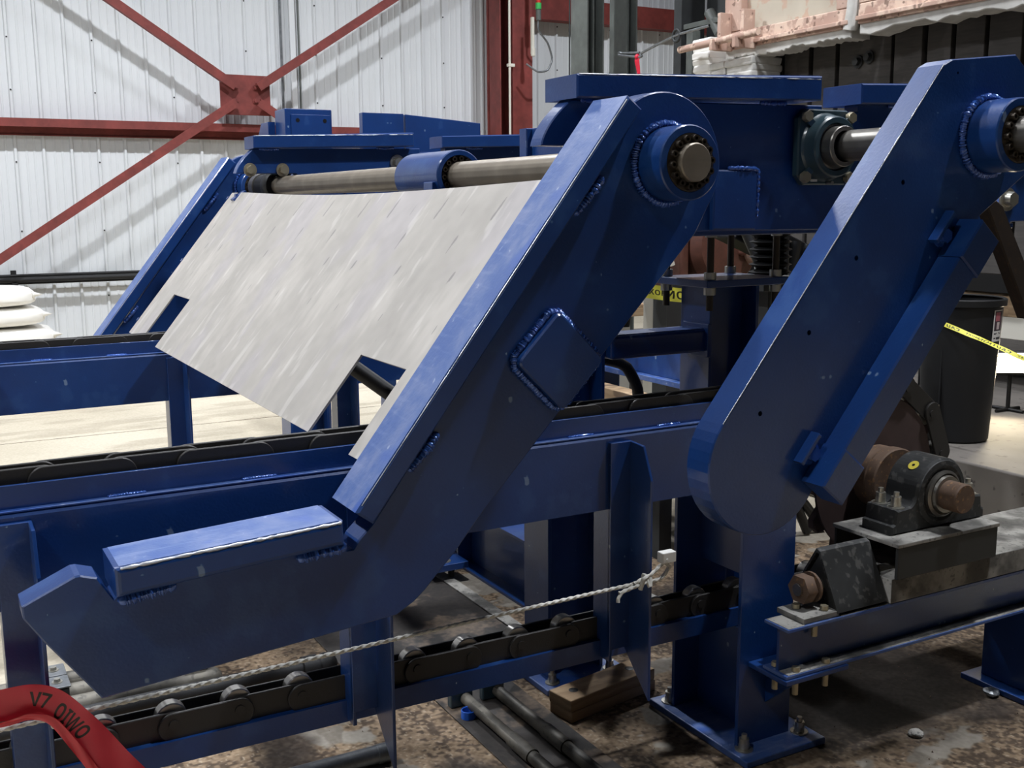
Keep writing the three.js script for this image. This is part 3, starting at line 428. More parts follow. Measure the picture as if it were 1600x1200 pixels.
function armB() {
  const x = 2.312, y = 1.75, t = thing('lifting_arm', 'blue slab lifting arm at right with a rounded lower end and bolted side bar', 'lifting arm', [1.9, 0.85, -1.84]);
  const s = new THREE.Shape(); const c = [1.645, 1.017], r = 0.165; s.moveTo(2.178, 1.925); s.lineTo(2.405, 1.949); s.lineTo(2.51, 1.87); s.lineTo(2.47, 1.66); s.lineTo(2.31, 1.56); s.lineTo(1.79, 0.935);
  s.absarc(c[0], c[1], r, -0.52, -Math.PI * 1.215, true); s.lineTo(2.15, 1.912); s.closePath();
  add(t, 'slab', prZ(s, -1.878, -1.8, 0.003, [[1.622, 1.135, 0.009], [1.759, 1.307, 0.009], [1.896, 1.47, 0.009], [2.035, 1.641, 0.009], [2.2, 1.895, 0.006]]), M.blue);
  add(t, 'worn_glint_edge', bead([[2.15, 1.9105, -1.8005], [1.93, 1.6365, -1.8005], [1.7, 1.3495, -1.8005], [1.518, 1.1225, -1.8005]], 0.0013, 32), M.worn);
  hubCollar(t, x, y, -1.8, -1.704);
  // side bar: angle with end blocks and bolts
  const A = [1.757, 0.97], B = [2.225, 1.54], d = [B[0] - A[0], B[1] - A[1]], L = Math.hypot(...d), u = [d[0] / L, d[1] / L], n = [u[1], -u[0]];
  const quad = (a, b, o, w) => { const p = (k, e) => [A[0] + u[0] * L * k + n[0] * e, A[1] + u[1] * L * k + n[1] * e]; return [p(a, o), p(b, o), p(b, o + w), p(a, o + w)].reverse(); };
  add(t, 'side_bar', prZ(quad(0, 1, 0, 0.075), -1.8, -1.735, 0.004), M.blue);
  add(t, 'end_block', prZ(quad(-0.01, 0.13, -0.004, 0.084), -1.8, -1.728, 0.004), M.blue); add(t, 'end_block', prZ(quad(0.87, 1.02, -0.004, 0.084), -1.8, -1.728, 0.004), M.blue);
  add(t, 'clip', prZ(quad(0.02, 0.13, -0.055, 0.012), -1.8, -1.772, 0.002), M.blue); add(t, 'clip', prZ(quad(0.88, 1.0, -0.055, 0.012), -1.8, -1.772, 0.002), M.blue);
  for (const k of [0.075, 0.93]) add(t, 'bolt', hexBolt([A[0] + u[0] * L * k - n[0] * 0.024, A[1] + u[1] * L * k - n[1] * 0.024, -1.8], 'z', 0.019), M.weld);
  return t;
}
armB();
{ const x = 2.312, y = 1.75, t = thing('cross_shaft', 'short bright steel shaft passing from the flange bearing through the right arm', 'shaft', [x, y - 0.043, -2]);
  add(t, 'shaft', latZ([[0, -2.75], [0.0425, -2.75], [0.0425, -1.46], [0.04, -1.457], [0, -1.457]], x, y, 44, 0.6), M.steel); }
function flangeBearing() {
  const x = 2.29, y = 1.748, z = -2.33, t = thing('flange_bearing', 'square dark teal flange bearing held by four brass coloured bolts', 'bearing', [x, y - 0.1, z]);
  const h = 0.104, c = 0.026; const s = shp([[x - h, y - h + c], [x - h, y + h - c], [x - h + c, y + h], [x + h - c, y + h], [x + h, y + h - c], [x + h, y - h + c], [x + h - c, y - h], [x - h + c, y - h]]);
  const fl = add(t, 'flange', prZ(s, z, z + 0.024, 0.004), M.teal); add(t, 'housing', latZ([[0.06, z + 0.02], [0.098, z + 0.02], [0.09, z + 0.03], [0.084, z + 0.062], [0.08, z + 0.066], [0.066, z + 0.066], [0.062, z + 0.05]], x, y, 48), M.teal);
  for (const [a, b] of [[1, 1], [-1, 1], [1, -1], [-1, -1]]) add(t, 'rib', bar([x + a * 0.058, y + b * 0.058, z + 0.03], [x + a * 0.078, y + b * 0.078, z + 0.026], 0.016, 0.02), M.teal);
  add(t, 'bearing_insert', latZ([[0.043, z + 0.05], [0.064, z + 0.05], [0.062, z + 0.058], [0.056, z + 0.058], [0.056, z + 0.094], [0.054, z + 0.097], [0.043, z + 0.097]], x, y, 40), M.steel);
  for (const [a, b] of [[1, 1], [-1, 1], [1, -1], [-1, -1]]) add(fl, 'bolt', hexBolt([x + a * 0.083, y + b * 0.083, z + 0.024], 'z', 0.017, false), M.brass);
  add(t, 'grease_nipple', cyl('z', 0.005, z + 0.02, z + 0.045, x + 0.01, y - 0.098, 10), M.zinc); add(t, 'sticker', box(x - 0.055, x - 0.03, y - 0.095, y - 0.088, z + 0.024, z + 0.0265, 0.001), M.cream);
  return t;
}
flangeBearing();

// upper frame: plates with rounded ends under box covers (near and far the same)
function upperFrame() {
  const t = thing('upper_frame', 'near blue upper frame plate with box covers behind the front arm', 'frame', [1.9, 1.515, -2.36]);
  const s = new THREE.Shape(); s.moveTo(1.375, 1.738); s.quadraticCurveTo(1.385, 1.79, 1.46, 1.85); s.lineTo(2.3, 1.866); s.lineTo(2.3, 1.848); s.lineTo(2.44, 1.853); s.lineTo(2.44, 1.874); s.lineTo(3.3, 1.895); s.lineTo(3.3, 1.53); s.lineTo(2.43, 1.516); s.lineTo(1.8, 1.521); s.lineTo(1.74, 1.63); s.lineTo(1.66, 1.738); s.closePath();
  add(t, 'side_plate', prZ(s, -2.392, -2.335, 0.003), M.blue);
  const cov = (x0, x1, y0, k) => { const y = (x) => y0 + (x - x0) * 0.029; return prZ([[x0, y(x0)], [x1, y(x1)], [x1, y(x1) + 0.0655], [x0, y(x0) + 0.056]], -2.44, -2.285, 0.004); };
  add(t, 'box_cover', cov(1.447, 2.248, 1.85), M.blue); add(t, 'box_cover', cov(2.40, 3.25, 1.87), M.blue);
  add(t, 'worn_glint_edge', bead([[1.455, 1.9065, -2.2862], [1.8, 1.9165, -2.2862], [2.24, 1.9295, -2.2862]], 0.0017, 33), M.worn);
  const topf = (x0, x1, y0) => prZ([[x0 + 0.006, y0 + 0.0555], [x1 - 0.006, y0 + 0.0655 + (x1 - x0) * 0.029 - 0.0006], [x1 - 0.006, y0 + 0.0672 + (x1 - x0) * 0.029], [x0 + 0.006, y0 + 0.0575]], -2.434, -2.291, 0); add(t, 'cover_top', topf(1.447, 2.248, 1.85), M.dust); add(t, 'cover_top', topf(2.40, 3.25, 1.87), M.dust);
  for (const [x, y, i] of [[1.53, 1.851, 1], [2.11, 1.866, 2], [2.6, 1.874, 3]]) add(t, 'weld_bead', bead([[x - 0.04, y - 0.002, -2.33], [x, y - 0.003, -2.328], [x + 0.045, y - 0.001, -2.33]], 0.006, i + 11), M.weld);
  add(t, 'doubler_plate', prZ([[1.9, 1.524], [2.05, 1.522], [2.052, 1.672], [2.044, 1.682], [1.9, 1.684]], -2.336, -2.315, 0.004), M.blue);
  add(t, 'weld_bead', bead([[1.955, 1.688, -2.32], [2.0, 1.688, -2.318], [2.044, 1.686, -2.32], [2.056, 1.674, -2.32], [2.056, 1.56, -2.322]], 0.006, 17), M.weld);
  add(t, 'back_plate', prZ([[1.8, 1.521], [3.3, 1.53], [3.3, 1.86], [1.8, 1.84]], -3.2, -3.15, 0.003), M.blue);
  for (const x of [1.82, 2.5, 3.2]) add(t, 'cross_plate', box(x, x + 0.02, 1.53, 1.84, -3.16, -2.39, 0.002), M.blue);
  add(t, 'bottom_plate', box(1.81, 3.25, 1.505, 1.522, -3.19, -2.4, 0.003), M.blue);
  return t;
}
const uf = upperFrame();
const uff = copy(uf, -0.025, 0.004, -2.72, 'far blue upper frame plate with box covers beyond the grey sheet');
{ // bolts of the far hanging bearing
  for (const [x, y] of [[1.415, 1.758], [1.569, 1.759], [2.15, 1.80]]) { const m = add(uff, 'bolt', hexBolt([x, y, -5.052], 'z', x > 2 ? 0.026 : 0.021, true), x > 2 ? M.zinc : M.brass); }
}
{ const t = thing('hanging_bearing', 'dark bearing hung behind the far frame plate on the main shaft', 'bearing', [AX, 1.6, -5.2]);
  add(t, 'housing', latZ([[0.048, -5.25], [0.07, -5.25], [0.075, -5.24], [0.075, -5.16], [0.07, -5.15], [0.048, -5.15]], AX, AY, 36), M.black); add(t, 'hanger', box(AX - 0.05, AX + 0.05, AY + 0.05, 1.83, -5.22, -5.13, 0.003), M.teal); }

// columns under the upper frame, with adjusting rods
function frameColumn(x, z, label, w = 0.26, top = 1.335) {
  const t = thing('frame_column', label, 'column', [x, 0, z]); const h = w / 2;
  add(t, 'flange', box(x - h, x - h + 0.014, 0.02, top - 0.02, z - 0.08, z + 0.08, 0.002), M.blue); add(t, 'flange', box(x + h - 0.014, x + h, 0.02, top - 0.02, z - 0.08, z + 0.08, 0.002), M.blue); add(t, 'web', box(x - h + 0.013, x + h - 0.013, 0.02, top - 0.02, z - 0.006, z + 0.006, 0.001), M.blue);
  add(t, 'cap_plate', box(x - h - 0.07, x + h + 0.07, top - 0.021, top + 0.004, z - 0.15, z + 0.15, 0.003), M.blue); const bp = add(t, 'base_plate', box(x - h - 0.05, x + h + 0.06, 0, 0.021, z - 0.16, z + 0.16, 0.004), M.dust);
  for (const a of [-1, 1]) for (const b of [-1, 1]) {
    const X = x + a * (h + 0.035), Z = z + b * 0.12; add(bp, 'anchor_bolt', studNut([x + a * (h + 0.005), 0.021, z + b * 0.115], 'y', 0.015), M.zinc);
    const r = add(t, 'adjusting_rod', cyl('y', 0.012, top - 0.1, 1.515, X, Z, 14), M.oxide);
    add(r, 'rod_nut', [orient(new THREE.CylinderGeometry(0.021, 0.021, 0.024, 6), 'y', [X, top + 0.017, Z]), orient(new THREE.CylinderGeometry(0.021, 0.021, 0.024, 6), 'y', [X, top - 0.035, Z]), orient(new THREE.CylinderGeometry(0.02, 0.02, 0.022, 6), 'y', [X, 1.492, Z])], M.zinc);
  }
  return t;
}
const fc = frameColumn(1.87, -3.03, 'blue H column on a dusty base plate behind the wooden blocks', 0.22);
frameColumn(2.5, -3.0, 'blue H column with a bolted cap plate left of the right arm', 0.22);
copy(fc, -0.05, 0, -2.6, 'blue H column seen through the notch of the grey sheet');
{ const t = thing('column_brace', 'blue horizontal box brace between the two frame columns', 'brace', [2.15, 1.09, -2.98]); add(t, 'brace', box(1.985, 2.385, 1.088, 1.168, -3.03, -2.92, 0.012), M.blue); add(t, 'brace_top', box(1.985, 2.385, 1.1665, 1.17, -3.02, -2.93, 0.001), M.dust); add(t, 'end_plate', box(2.372, 2.389, 1.07, 1.185, -3.045, -2.905, 0.003), M.blue); }
// ------------------------------------------------------------------ rope, red tape, floor clutter by the near conveyor
function ropeGeo(pts, r, seg) { const g = tube(pts, r, seg, 15), p = g.attributes.position, n = g.attributes.normal, cols = 16; let s = 0; const c = new THREE.CatmullRomCurve3(pts.map((q) => new THREE.Vector3(...q))), L = c.getLength(); for (let i = 0; i < p.count; i++) { const a = Math.floor(i / cols), b = i % cols; s = a / seg * L; const e = 0.24 * r * Math.cos(3 * (b / 15 * Math.PI * 2) - s * 290); p.setXYZ(i, p.getX(i) + n.getX(i) * e, p.getY(i) + n.getY(i) * e, p.getZ(i) + n.getZ(i) * e); } g.computeVertexNormals(); return g; }
{ const t = thing('rope', 'thin white twisted rope stretched along the conveyor and knotted at a bracket', 'rope', [0.8, 0.58, -2.243]);
  add(t, 'rope', ropeGeo([[-0.5, 0.572, -2.246], [0.1, 0.578, -2.246], [0.6, 0.586, -2.244], [1.1, 0.596, -2.244], [1.62, 0.604, -2.244]], 0.0044, 1100), M.rope);
  add(t, 'loop', ropeGeo([[1.6, 0.606, -2.24], [1.655, 0.622, -2.24], [1.7, 0.645, -2.245], [1.722, 0.628, -2.25], [1.69, 0.604, -2.244], [1.63, 0.603, -2.238], [1.55, 0.59, -2.236]], 0.0046, 160), M.rope);
  add(t, 'knot', [tube([[1.618, 0.588, -2.236], [1.625, 0.62, -2.23], [1.632, 0.59, -2.25], [1.64, 0.622, -2.25], [1.645, 0.592, -2.23], [1.652, 0.615, -2.24]], 0.006, 50, 8), tube([[1.56, 0.592, -2.236], [1.545, 0.578, -2.232], [1.543, 0.568, -2.23]], 0.005, 10, 7)], M.rope);
  add(t, 'tie', tube([[0.168, 0.605, -2.25], [0.178, 0.6, -2.232], [0.184, 0.57, -2.232], [0.175, 0.56, -2.25]], 0.006, 16, 8), M.cream); }
solo('clip', 'small white square clip holding the rope loop on the bracket', 'clip', [box(1.69, 1.735, 0.645, 0.675, -2.262, -2.235, 0.003), cyl('z', 0.004, -2.24, -2.232, 1.705, 0.655, 8)], M.paperWhite);
function canvasTex(w, h, draw) { const c = document.createElement('canvas'); c.width = w; c.height = h; const x = c.getContext('2d'); draw(x, w, h); const t = new THREE.CanvasTexture(c); t.colorSpace = THREE.SRGBColorSpace; t.wrapS = THREE.RepeatWrapping; return t; }
function ribbon(path, width, thick = 0.0012, vflip = false) {   // path: [[centre],[width direction]]; uv u along 0..1, v across
  const n = path.length, pos = [], uv = [], idx = []; const C = path.map((p) => new THREE.Vector3(...p[0])), W = path.map((p) => new THREE.Vector3(...p[1]).normalize());
  let L = [0]; for (let i = 1; i < n; i++) L.push(L[i - 1] + C[i].distanceTo(C[i - 1])); const T = L[n - 1];
  for (let side = 0; side < 2; side++) for (let i = 0; i < n; i++) { const d = C[Math.min(n - 1, i + 1)].clone().sub(C[Math.max(0, i - 1)]).normalize(), N = d.clone().cross(W[i]).normalize().multiplyScalar((side ? -1 : 1) * thick / 2); for (const e of [-0.5, -0.17, 0.17, 0.5]) { const q = C[i].clone().addScaledVector(W[i], e * width).add(N); q.z += 0.003 * Math.sin(L[i] * 46 + e * 7); pos.push(q.x, q.y, q.z); uv.push(L[i] / T, e + 0.5); } }
  for (let side = 0; side < 2; side++) for (let i = 0; i < n - 1; i++) for (let k = 0; k < 3; k++) { const o = side * n * 4 + i * 4 + k, a = o, b = o + 1, c = o + 4, d = o + 5; side ? idx.push(a, b, c, b, d, c) : idx.push(a, c, b, b, c, d); }
  const g = new THREE.BufferGeometry(); g.setAttribute('position', new THREE.Float32BufferAttribute(pos, 3)); g.setAttribute('uv', new THREE.Float32BufferAttribute(uv, 2)); g.setIndex(idx); g.computeVertexNormals(); return g;
}
function meshKeepUv(t, name, g, mat) { g.translate(-t.position.x, -t.position.y, -t.position.z); const m = new THREE.Mesh(g, mat); m.name = name; m.castShadow = m.receiveShadow = true; t.add(m); return m; }
function lerpPath(keys, n) { const out = []; const c = new THREE.CatmullRomCurve3(keys.map((k) => new THREE.Vector3(...k[0])), false, 'catmullrom', 0.4), w = new THREE.CatmullRomCurve3(keys.map((k) => new THREE.Vector3(...k[1])), false, 'catmullrom', 0.4); for (let i = 0; i <= n; i++) { const p = c.getPoint(i / n), q = w.getPoint(i / n); out.push([[p.x, p.y, p.z], [q.x, q.y, q.z]]); } return out; }
{ const t = thing('barrier_tape', 'red barrier tape with black letters wrapped round the left bracket', 'tape', [0.2, 0.3, -2.22]);
  const up = [0, 1, 0.05], k = [[[-0.42, 0.628, -2.232], up], [[0.02, 0.634, -2.232], up], [[0.13, 0.634, -2.23], [0.05, 1, 0.1]], [[0.178, 0.612, -2.226], [0.55, 0.82, 0.1]], [[0.225, 0.553, -2.216], [0.8, 0.6, 0]], [[0.29, 0.458, -2.2], [0.86, 0.51, -0.1]], [[0.4, 0.3, -2.18], [0.87, 0.5, -0.1]]];
  const p = lerpPath(k, 90); let T = 0; const at = [0]; for (let i = 1; i < p.length; i++) { T += Math.hypot(...[0, 1, 2].map((e) => p[i][0][e] - p[i - 1][0][e])); at.push(T); }
  const xAt = (x) => at[p.findIndex((q) => q[0][0] >= x)] / T;
  const tRedTape = canvasTex(2048, 128, (x, w, h) => { x.fillStyle = '#de3648'; x.fillRect(0, 0, w, h); x.fillStyle = '#1d1210'; x.font = 'bold 84px sans-serif'; x.textBaseline = 'middle'; const put = (s, u, k = 1, dy = 0) => { x.save(); x.translate(u * w, h * 0.5 + dy); x.scale(k, 1); x.fillText(s, 0, 0); x.restore(); }; put('V7', xAt(0.132), 0.8, -6); put('OIWO', xAt(0.18), 0.75, 4); put('VO', xAt(0.315), 0.85, 14); });
  meshKeepUv(t, 'tape', ribbon(p, 0.068), std({ map: tRedTape, roughness: 0.35, side: THREE.DoubleSide }));
  const k2 = [[[-0.42, 0.588, -2.226], [0, 0.9, 0.5]], [[0.05, 0.598, -2.224], [0, 0.8, 0.6]], [[0.13, 0.604, -2.22], [0.1, 0.8, 0.5]], [[0.172, 0.585, -2.214], [0.6, 0.6, 0.4]], [[0.21, 0.525, -2.205], [0.75, 0.5, 0.3]], [[0.255, 0.44, -2.193], [0.8, 0.45, 0.3]], [[0.33, 0.3, -2.18], [0.8, 0.4, 0.3]]];
  meshKeepUv(t, 'tape_fold', ribbon(lerpPath(k2, 60), 0.02), std({ color: 0xd6323f, roughness: 0.3, side: THREE.DoubleSide })); }
{ // bundle of pipes along the floor with two clamps
  [[-3.56, 0.09, 0.7, 'rearmost pipe of the grey bundle low at the left'], [-3.462, 0.09, 0.72, 'second pipe from the back of the grey bundle low at the left'], [-3.365, 0.09, 0.74, 'third grey pipe from the back, just behind the long dark pipe'], [-3.262, 0.1, 1.08, 'long dark front pipe of the bundle, with an elbow at its right end']].forEach(([z, y, x1, label], i) => {
    const geo = [cyl('x', i === 3 ? 0.032 : 0.036, -0.9, x1, y, z, 20)]; if (i === 3) geo.push(cyl('x', 0.04, x1 - 0.07, x1 - 0.02, y, z, 20), new THREE.SphereGeometry(0.04, 16, 12).translate(x1 + 0.01, y, z), cyl('y', 0.034, 0.0, y, x1 + 0.012, z, 16)); else geo.push(cyl('y', 0.034, 0, y, x1, z, 16), new THREE.SphereGeometry(0.036, 16, 12).translate(x1, y, z));
    solo('pipe', label, 'pipe', geo, i === 3 ? M.pipeBlack : M.pipeGrey); });
  [[-3.56, 'rear square pipe clamp on the bundle low at the left'], [-3.462, 'front square pipe clamp on the bundle low at the left']].forEach(([z, label]) => { const t = thing('pipe_clamp', label, 'clamp', [0.29, 0, z]); add(t, 'body', box(0.26, 0.32, 0, 0.135, z - 0.044, z + 0.044, 0.006), M.charcoal); add(t, 'top_plate', box(0.255, 0.325, 0.135, 0.141, z - 0.046, z + 0.046, 0.002), M.galv); add(t, 'bolt', hexBolt([0.29, 0.141, z], 'y', 0.011), M.zinc); });
  const t = thing('pipe_union', 'brass and blue valve fitting on a thin pipe below the arm nose', 'valve', [0.68, 0, -3.42]); add(t, 'pipe', cyl('x', 0.018, 0.45, 0.74, 0.17, -3.38, 14), M.pipeGrey); add(t, 'nut', cyl('x', 0.024, 0.66, 0.7, 0.17, -3.38, 6), M.rust); add(t, 'ring', cyl('x', 0.022, 0.7, 0.708, 0.17, -3.38, 16), M.capBlue); add(t, 'handle', box(0.7, 0.73, 0.09, 0.21, -3.4, -3.36, 0.004), M.oxide);
}
solo('board', 'dirty wooden board lying behind the lower chain at the left', 'board', box(0.1, 1.0, 0, 0.03, -3.19, -3.06, 0.004), M.wood);
{ const c = Math.cos(-0.18), s = Math.sin(-0.18); const blk = (y0, y1, name, label, dx) => { const g = new RoundedBoxGeometry(0.375, y1 - y0, 0.105, 1, 0.004); g.rotateY(0.18).translate(1.852 + dx, (y0 + y1) / 2, -2.757); return g; };
  const a = thing('wood_block', 'lower pale wooden block in the stack of two on the floor', 'wood block', [1.852, 0, -2.757]); add(a, 'block', blk(0, 0.037, '', '', 0.003), M.wood);
  const b = thing('wood_block', 'upper wooden block with two bored holes, stacked on another', 'wood block', [1.852, 0.037, -2.757]); add(b, 'block', blk(0.037, 0.076, '', '', 0), M.wood);
  for (const e of [-0.13, 0.12]) add(b, 'bored_hole', latY([[0, 0.0766], [0.014, 0.0766], [0.0155, 0.077], [0.014, 0.0774], [0, 0.0772]], 1.852 + e * Math.cos(0.18), -2.757 - e * Math.sin(0.18), 20), M.black); }
{ const t = thing('bottle_cap', 'bright blue plastic ring cap standing on the dirty floor', 'cap', [1.415, 0.002, -2.86]); add(t, 'ring', latY([[0.019, 0.003], [0.0235, 0.0025], [0.0235, 0.031], [0.022, 0.033], [0.02, 0.031], [0.019, 0.006], [0, 0.005]], 1.415, -2.86, 28), M.capBlue); }
solo('galvanised_pipe', 'short galvanised pipe lying at the bottom edge of the picture', 'pipe', [cyl('x', 0.027, 0.4, 1.1, 0.028, -2.745, 24), cyl('x', 0.029, 1.06, 1.1, 0.028, -2.745, 24)], M.galv);
{ // trench as flat dark sheet, its shade painted on; two hydraulic pipes towards viewer
  solo('trench_shade_plate', 'dark oily sheet painted as the shaded trench under the two floor pipes', 'plate', box(1.375, 1.66, 0, 0.006, -3.05, -1.5, 0.002), M.mat);
  [[1.44, 'left floor pipe beside the blue cap'], [1.555, 'right floor pipe behind the blue cap']].forEach(([x, label], i) => { solo('floor_pipe', label, 'pipe', [cyl('z', 0.019, -2.93, -1.5, x, 0.035, 18), cyl('z', 0.023, -2.62, -2.5, x, 0.035, 18)], M.pipeGrey);
    const t = thing('pipe_clamp', i ? 'small black pipe clamp behind the other, right of the blue cap' : 'small dark teal pipe clamp just behind the blue cap', 'clamp', [x - 0.02, 0, -2.95]); add(t, 'body', box(x - 0.05, x + 0.03, 0.006, 0.075, -2.965, -2.935, 0.006), M.teal); add(t, 'top_plate', box(x - 0.054, x + 0.034, 0.075, 0.079, -2.968, -2.932, 0.001), M.galv); for (const e of [-0.035, 0.015]) add(t, 'screw', cyl('y', 0.005, 0.079, 0.084, x + e, -2.95, 8), M.zinc); });
}
solo('floor_plate', 'dark steel cover plate on the floor beneath the front arm', 'plate', box(1.2, 1.875, 0, 0.008, -4.5, -3.2, 0.002), M.mat);
solo('edge_angle', 'pale steel edging strip beside the dark floor plate', 'edging', box(1.878, 1.93, 0, 0.012, -4.3, -3.15, 0.002), M.dusty);
{ const t = thing('base_beam', 'dark blue I beam lying on the floor beneath the machine, pointing away', 'beam', [2.12, 0, -4]); add(t, 'web', box(2.1, 2.112, 0.012, 0.27, -5.6, -3.2, 0.001), M.blue); add(t, 'flange', box(2.03, 2.18, 0.27, 0.283, -5.6, -3.2, 0.002), M.blue); add(t, 'flange', box(2.03, 2.18, 0, 0.013, -5.6, -3.2, 0.002), M.blue); for (const z of [-3.5, -4.2]) add(t, 'stiffener', box(2.032, 2.1, 0.013, 0.27, z, z + 0.01, 0.001), M.blue); }
{ const t = thing('levelling_foot', 'small dark blue foot plate on a levelling stud under the arm', 'foot', [1.93, 0, -4.03]); add(t, 'foot_plate', box(1.84, 1.99, 0.055, 0.085, -4.12, -4.0, 0.003), M.blue); add(t, 'stud', cyl('y', 0.014, 0.012, 0.06, 1.93, -4.05, 12), M.black); add(t, 'nut', studNut([1.9, 0.085, -4.05], 'y', 0.017), M.zinc); }
{ // crossing blue box under the frame and the hose
  const t = thing('cross_beam', 'dark blue beam low behind the conveyor, pointing away under the brace', 'beam', [3.06, 0, -4.5]); add(t, 'beam', box(3.0, 3.12, 0.8, 0.96, -4.62, -3.5, 0.004), M.blue); add(t, 'lip', box(2.96, 3.12, 0.775, 0.8, -4.62, -3.5, 0.002), M.dust); add(t, 'leg', box(3.01, 3.11, 0, 0.776, -3.75, -3.65, 0.003), M.blue); add(t, 'leg', box(3.01, 3.11, 0, 0.776, -4.6, -4.5, 0.003), M.blue);
  solo('hose', 'black hydraulic hose bending down behind the near chain', 'hose', tube([[1.99, 1.03, -3.22], [2.12, 1.05, -3.2], [2.22, 1.02, -3.18], [2.27, 0.93, -3.17], [2.28, 0.78, -3.17], [2.3, 0.5, -3.2], [2.4, 0.05, -3.3]], 0.021, 40, 12), M.hose); }
{ const t = thing('hydraulic_cylinder', 'black hydraulic cylinder seen through the right notch of the sheet', 'cylinder', [1.4, 0.7, -3.5]); add(t, 'barrel', rod([1.36, 1.02, -3.62], [1.52, 0.87, -3.42], 0.029), M.black); add(t, 'gland', rod([1.31, 1.067, -3.68], [1.36, 1.02, -3.62], 0.025), M.zinc); add(t, 'rod', rod([1.15, 1.22, -3.88], [1.31, 1.067, -3.68], 0.018), M.steel); add(t, 'mount', bar([1.52, 0.87, -3.42], [1.79, 0.74, -3.1], 0.05, 0.06), M.black);
  const b = thing('link_rod', 'dark grey link rod beside the cylinder behind the sheet', 'rod', [1.5, 0.8, -3.3]); add(b, 'rod', rod([1.42, 1.13, -3.5], [1.68, 0.86, -3.2], 0.026), M.charcoal); add(b, 'shield', [bar([1.45, 1.24, -3.5], [1.78, 0.95, -3.1], 0.12, 0.02)], M.black); add(b, 'bracket', bar([1.68, 0.86, -3.2], [1.79, 0.78, -3.08], 0.06, 0.05), M.charcoal); }
{ const q = rng(3); const crumple = (r, x, z, seed) => { const g = new THREE.IcosahedronGeometry(r, 2), p = g.attributes.position; for (let i = 0; i < p.count; i++) { const k = 0.6 + 0.7 * vnoise(p.getX(i) * 60 + seed, p.getY(i) * 60 + p.getZ(i) * 45, seed); p.setXYZ(i, p.getX(i) * k * 1.2, p.getY(i) * k * 0.55, p.getZ(i) * k); } g.computeVertexNormals(); return g.translate(x, r * 0.45, z); };
  solo('scrap', 'small crumpled pale scrap on the floor at lower right', 'scrap', crumple(0.02, 2.54, -2.09, 1), M.dusty); solo('scrap', 'dark crumpled foil scrap on the floor beside the beam post', 'scrap', crumple(0.026, 2.98, -2.16, 2), M.galv); solo('scrap', 'tiny yellow scrap by the foot of the beam post', 'scrap', crumple(0.014, 3.02, -2.12, 3), std({ color: 0xb9ae3c, roughness: 0.7 }));
  const gr = []; for (let i = 0; i < 900; i++) { const x = 0.4 + 3.0 * q(), z = -3.6 + 2.0 * q(), s = 0.0015 + 0.004 * q() * q(); gr.push(new THREE.TetrahedronGeometry(s).rotateY(q() * 6).translate(x, s * 0.3, z)); }
  const m = solo('grit', 'scattered brown grit and scale on the floor round the machine', 'grit', gr, std({ color: 0x5e4c3e, roughness: 1 })); m.userData.kind = 'stuff'; }

// ------------------------------------------------------------------ behind: blue guards, furnace, bin, work light and clutter
{ const t = thing('switch_box', 'blue box with two holes standing behind the far frame cover, leftmost', 'box', [2.2, 1.2, -6.6]); add(t, 'box', box(2.045, 2.34, 1.2, 2.168, -6.7, -6.5, 0.004), M.blue); add(t, 'cover_plate', box(2.08, 2.325, 1.25, 2.135, -6.5, -6.488, 0.003), M.blue); for (const x of [2.12, 2.29]) add(t, 'hole', cyl('z', 0.012, -6.489, -6.486, x, 2.1, 14), M.black); add(t, 'side_panel', prX([[-6.95, 1.2], [-6.7, 1.2], [-6.7, 2.1], [-6.85, 2.1], [-6.95, 2.0]], 2.0, 2.045, 0.003), M.blue); add(t, 'stand', box(2.1, 2.28, 0, 1.2, -6.68, -6.52, 0.003), M.blue); }
{ const t = thing('guard_plate', 'square blue guard plate behind the far frame, middle of three', 'guard', [2.68, 0, -6.55]); add(t, 'plate', box(2.54, 2.818, 1.2, 2.16, -6.56, -6.5, 0.003), M.blue); add(t, 'post', box(2.64, 2.72, 0, 1.2, -6.57, -6.49, 0.003), M.blue); }
{ const t = thing('guard_plate', 'long blue guard plate with a sloping top, behind the far frame', 'guard', [3.1, 0, -6.55]); add(t, 'plate', prZ([[2.832, 1.2], [3.365, 1.2], [3.365, 2.118], [2.832, 2.157]], -6.6, -6.5, 0.003), M.blue); add(t, 'post', box(3.05, 3.13, 0, 1.2, -6.59, -6.51, 0.003), M.blue); }
function hcol(x0, xm, x1, z, label) { const t = thing('grey_column', label, 'column', [(x0 + x1) / 2, 0, z]); add(t, 'flange', box(x0, x0 + 0.014, 0, 8.9, z - 0.26, z, 0.002), M.greyGreen); add(t, 'flange', box(x1 - 0.014, x1, 0, 8.9, z - 0.26, z, 0.002), M.greyGreen); add(t, 'web', box(x0 + 0.014, x1 - 0.014, 0, 8.9, z - 0.14, z - 0.128, 0.001), M.greyGreen); add(t, 'splice', box(xm, xm + 0.014, 0, 8.9, z - 0.128, z - 0.06, 0.001), M.greyGreen); }
hcol(5.165, 5.26, 5.335, -8.0, 'wider grey green steel column behind the cover, left of its twin'); hcol(5.565, 5.62, 5.68, -8.0, 'narrower grey green steel column right of its twin');
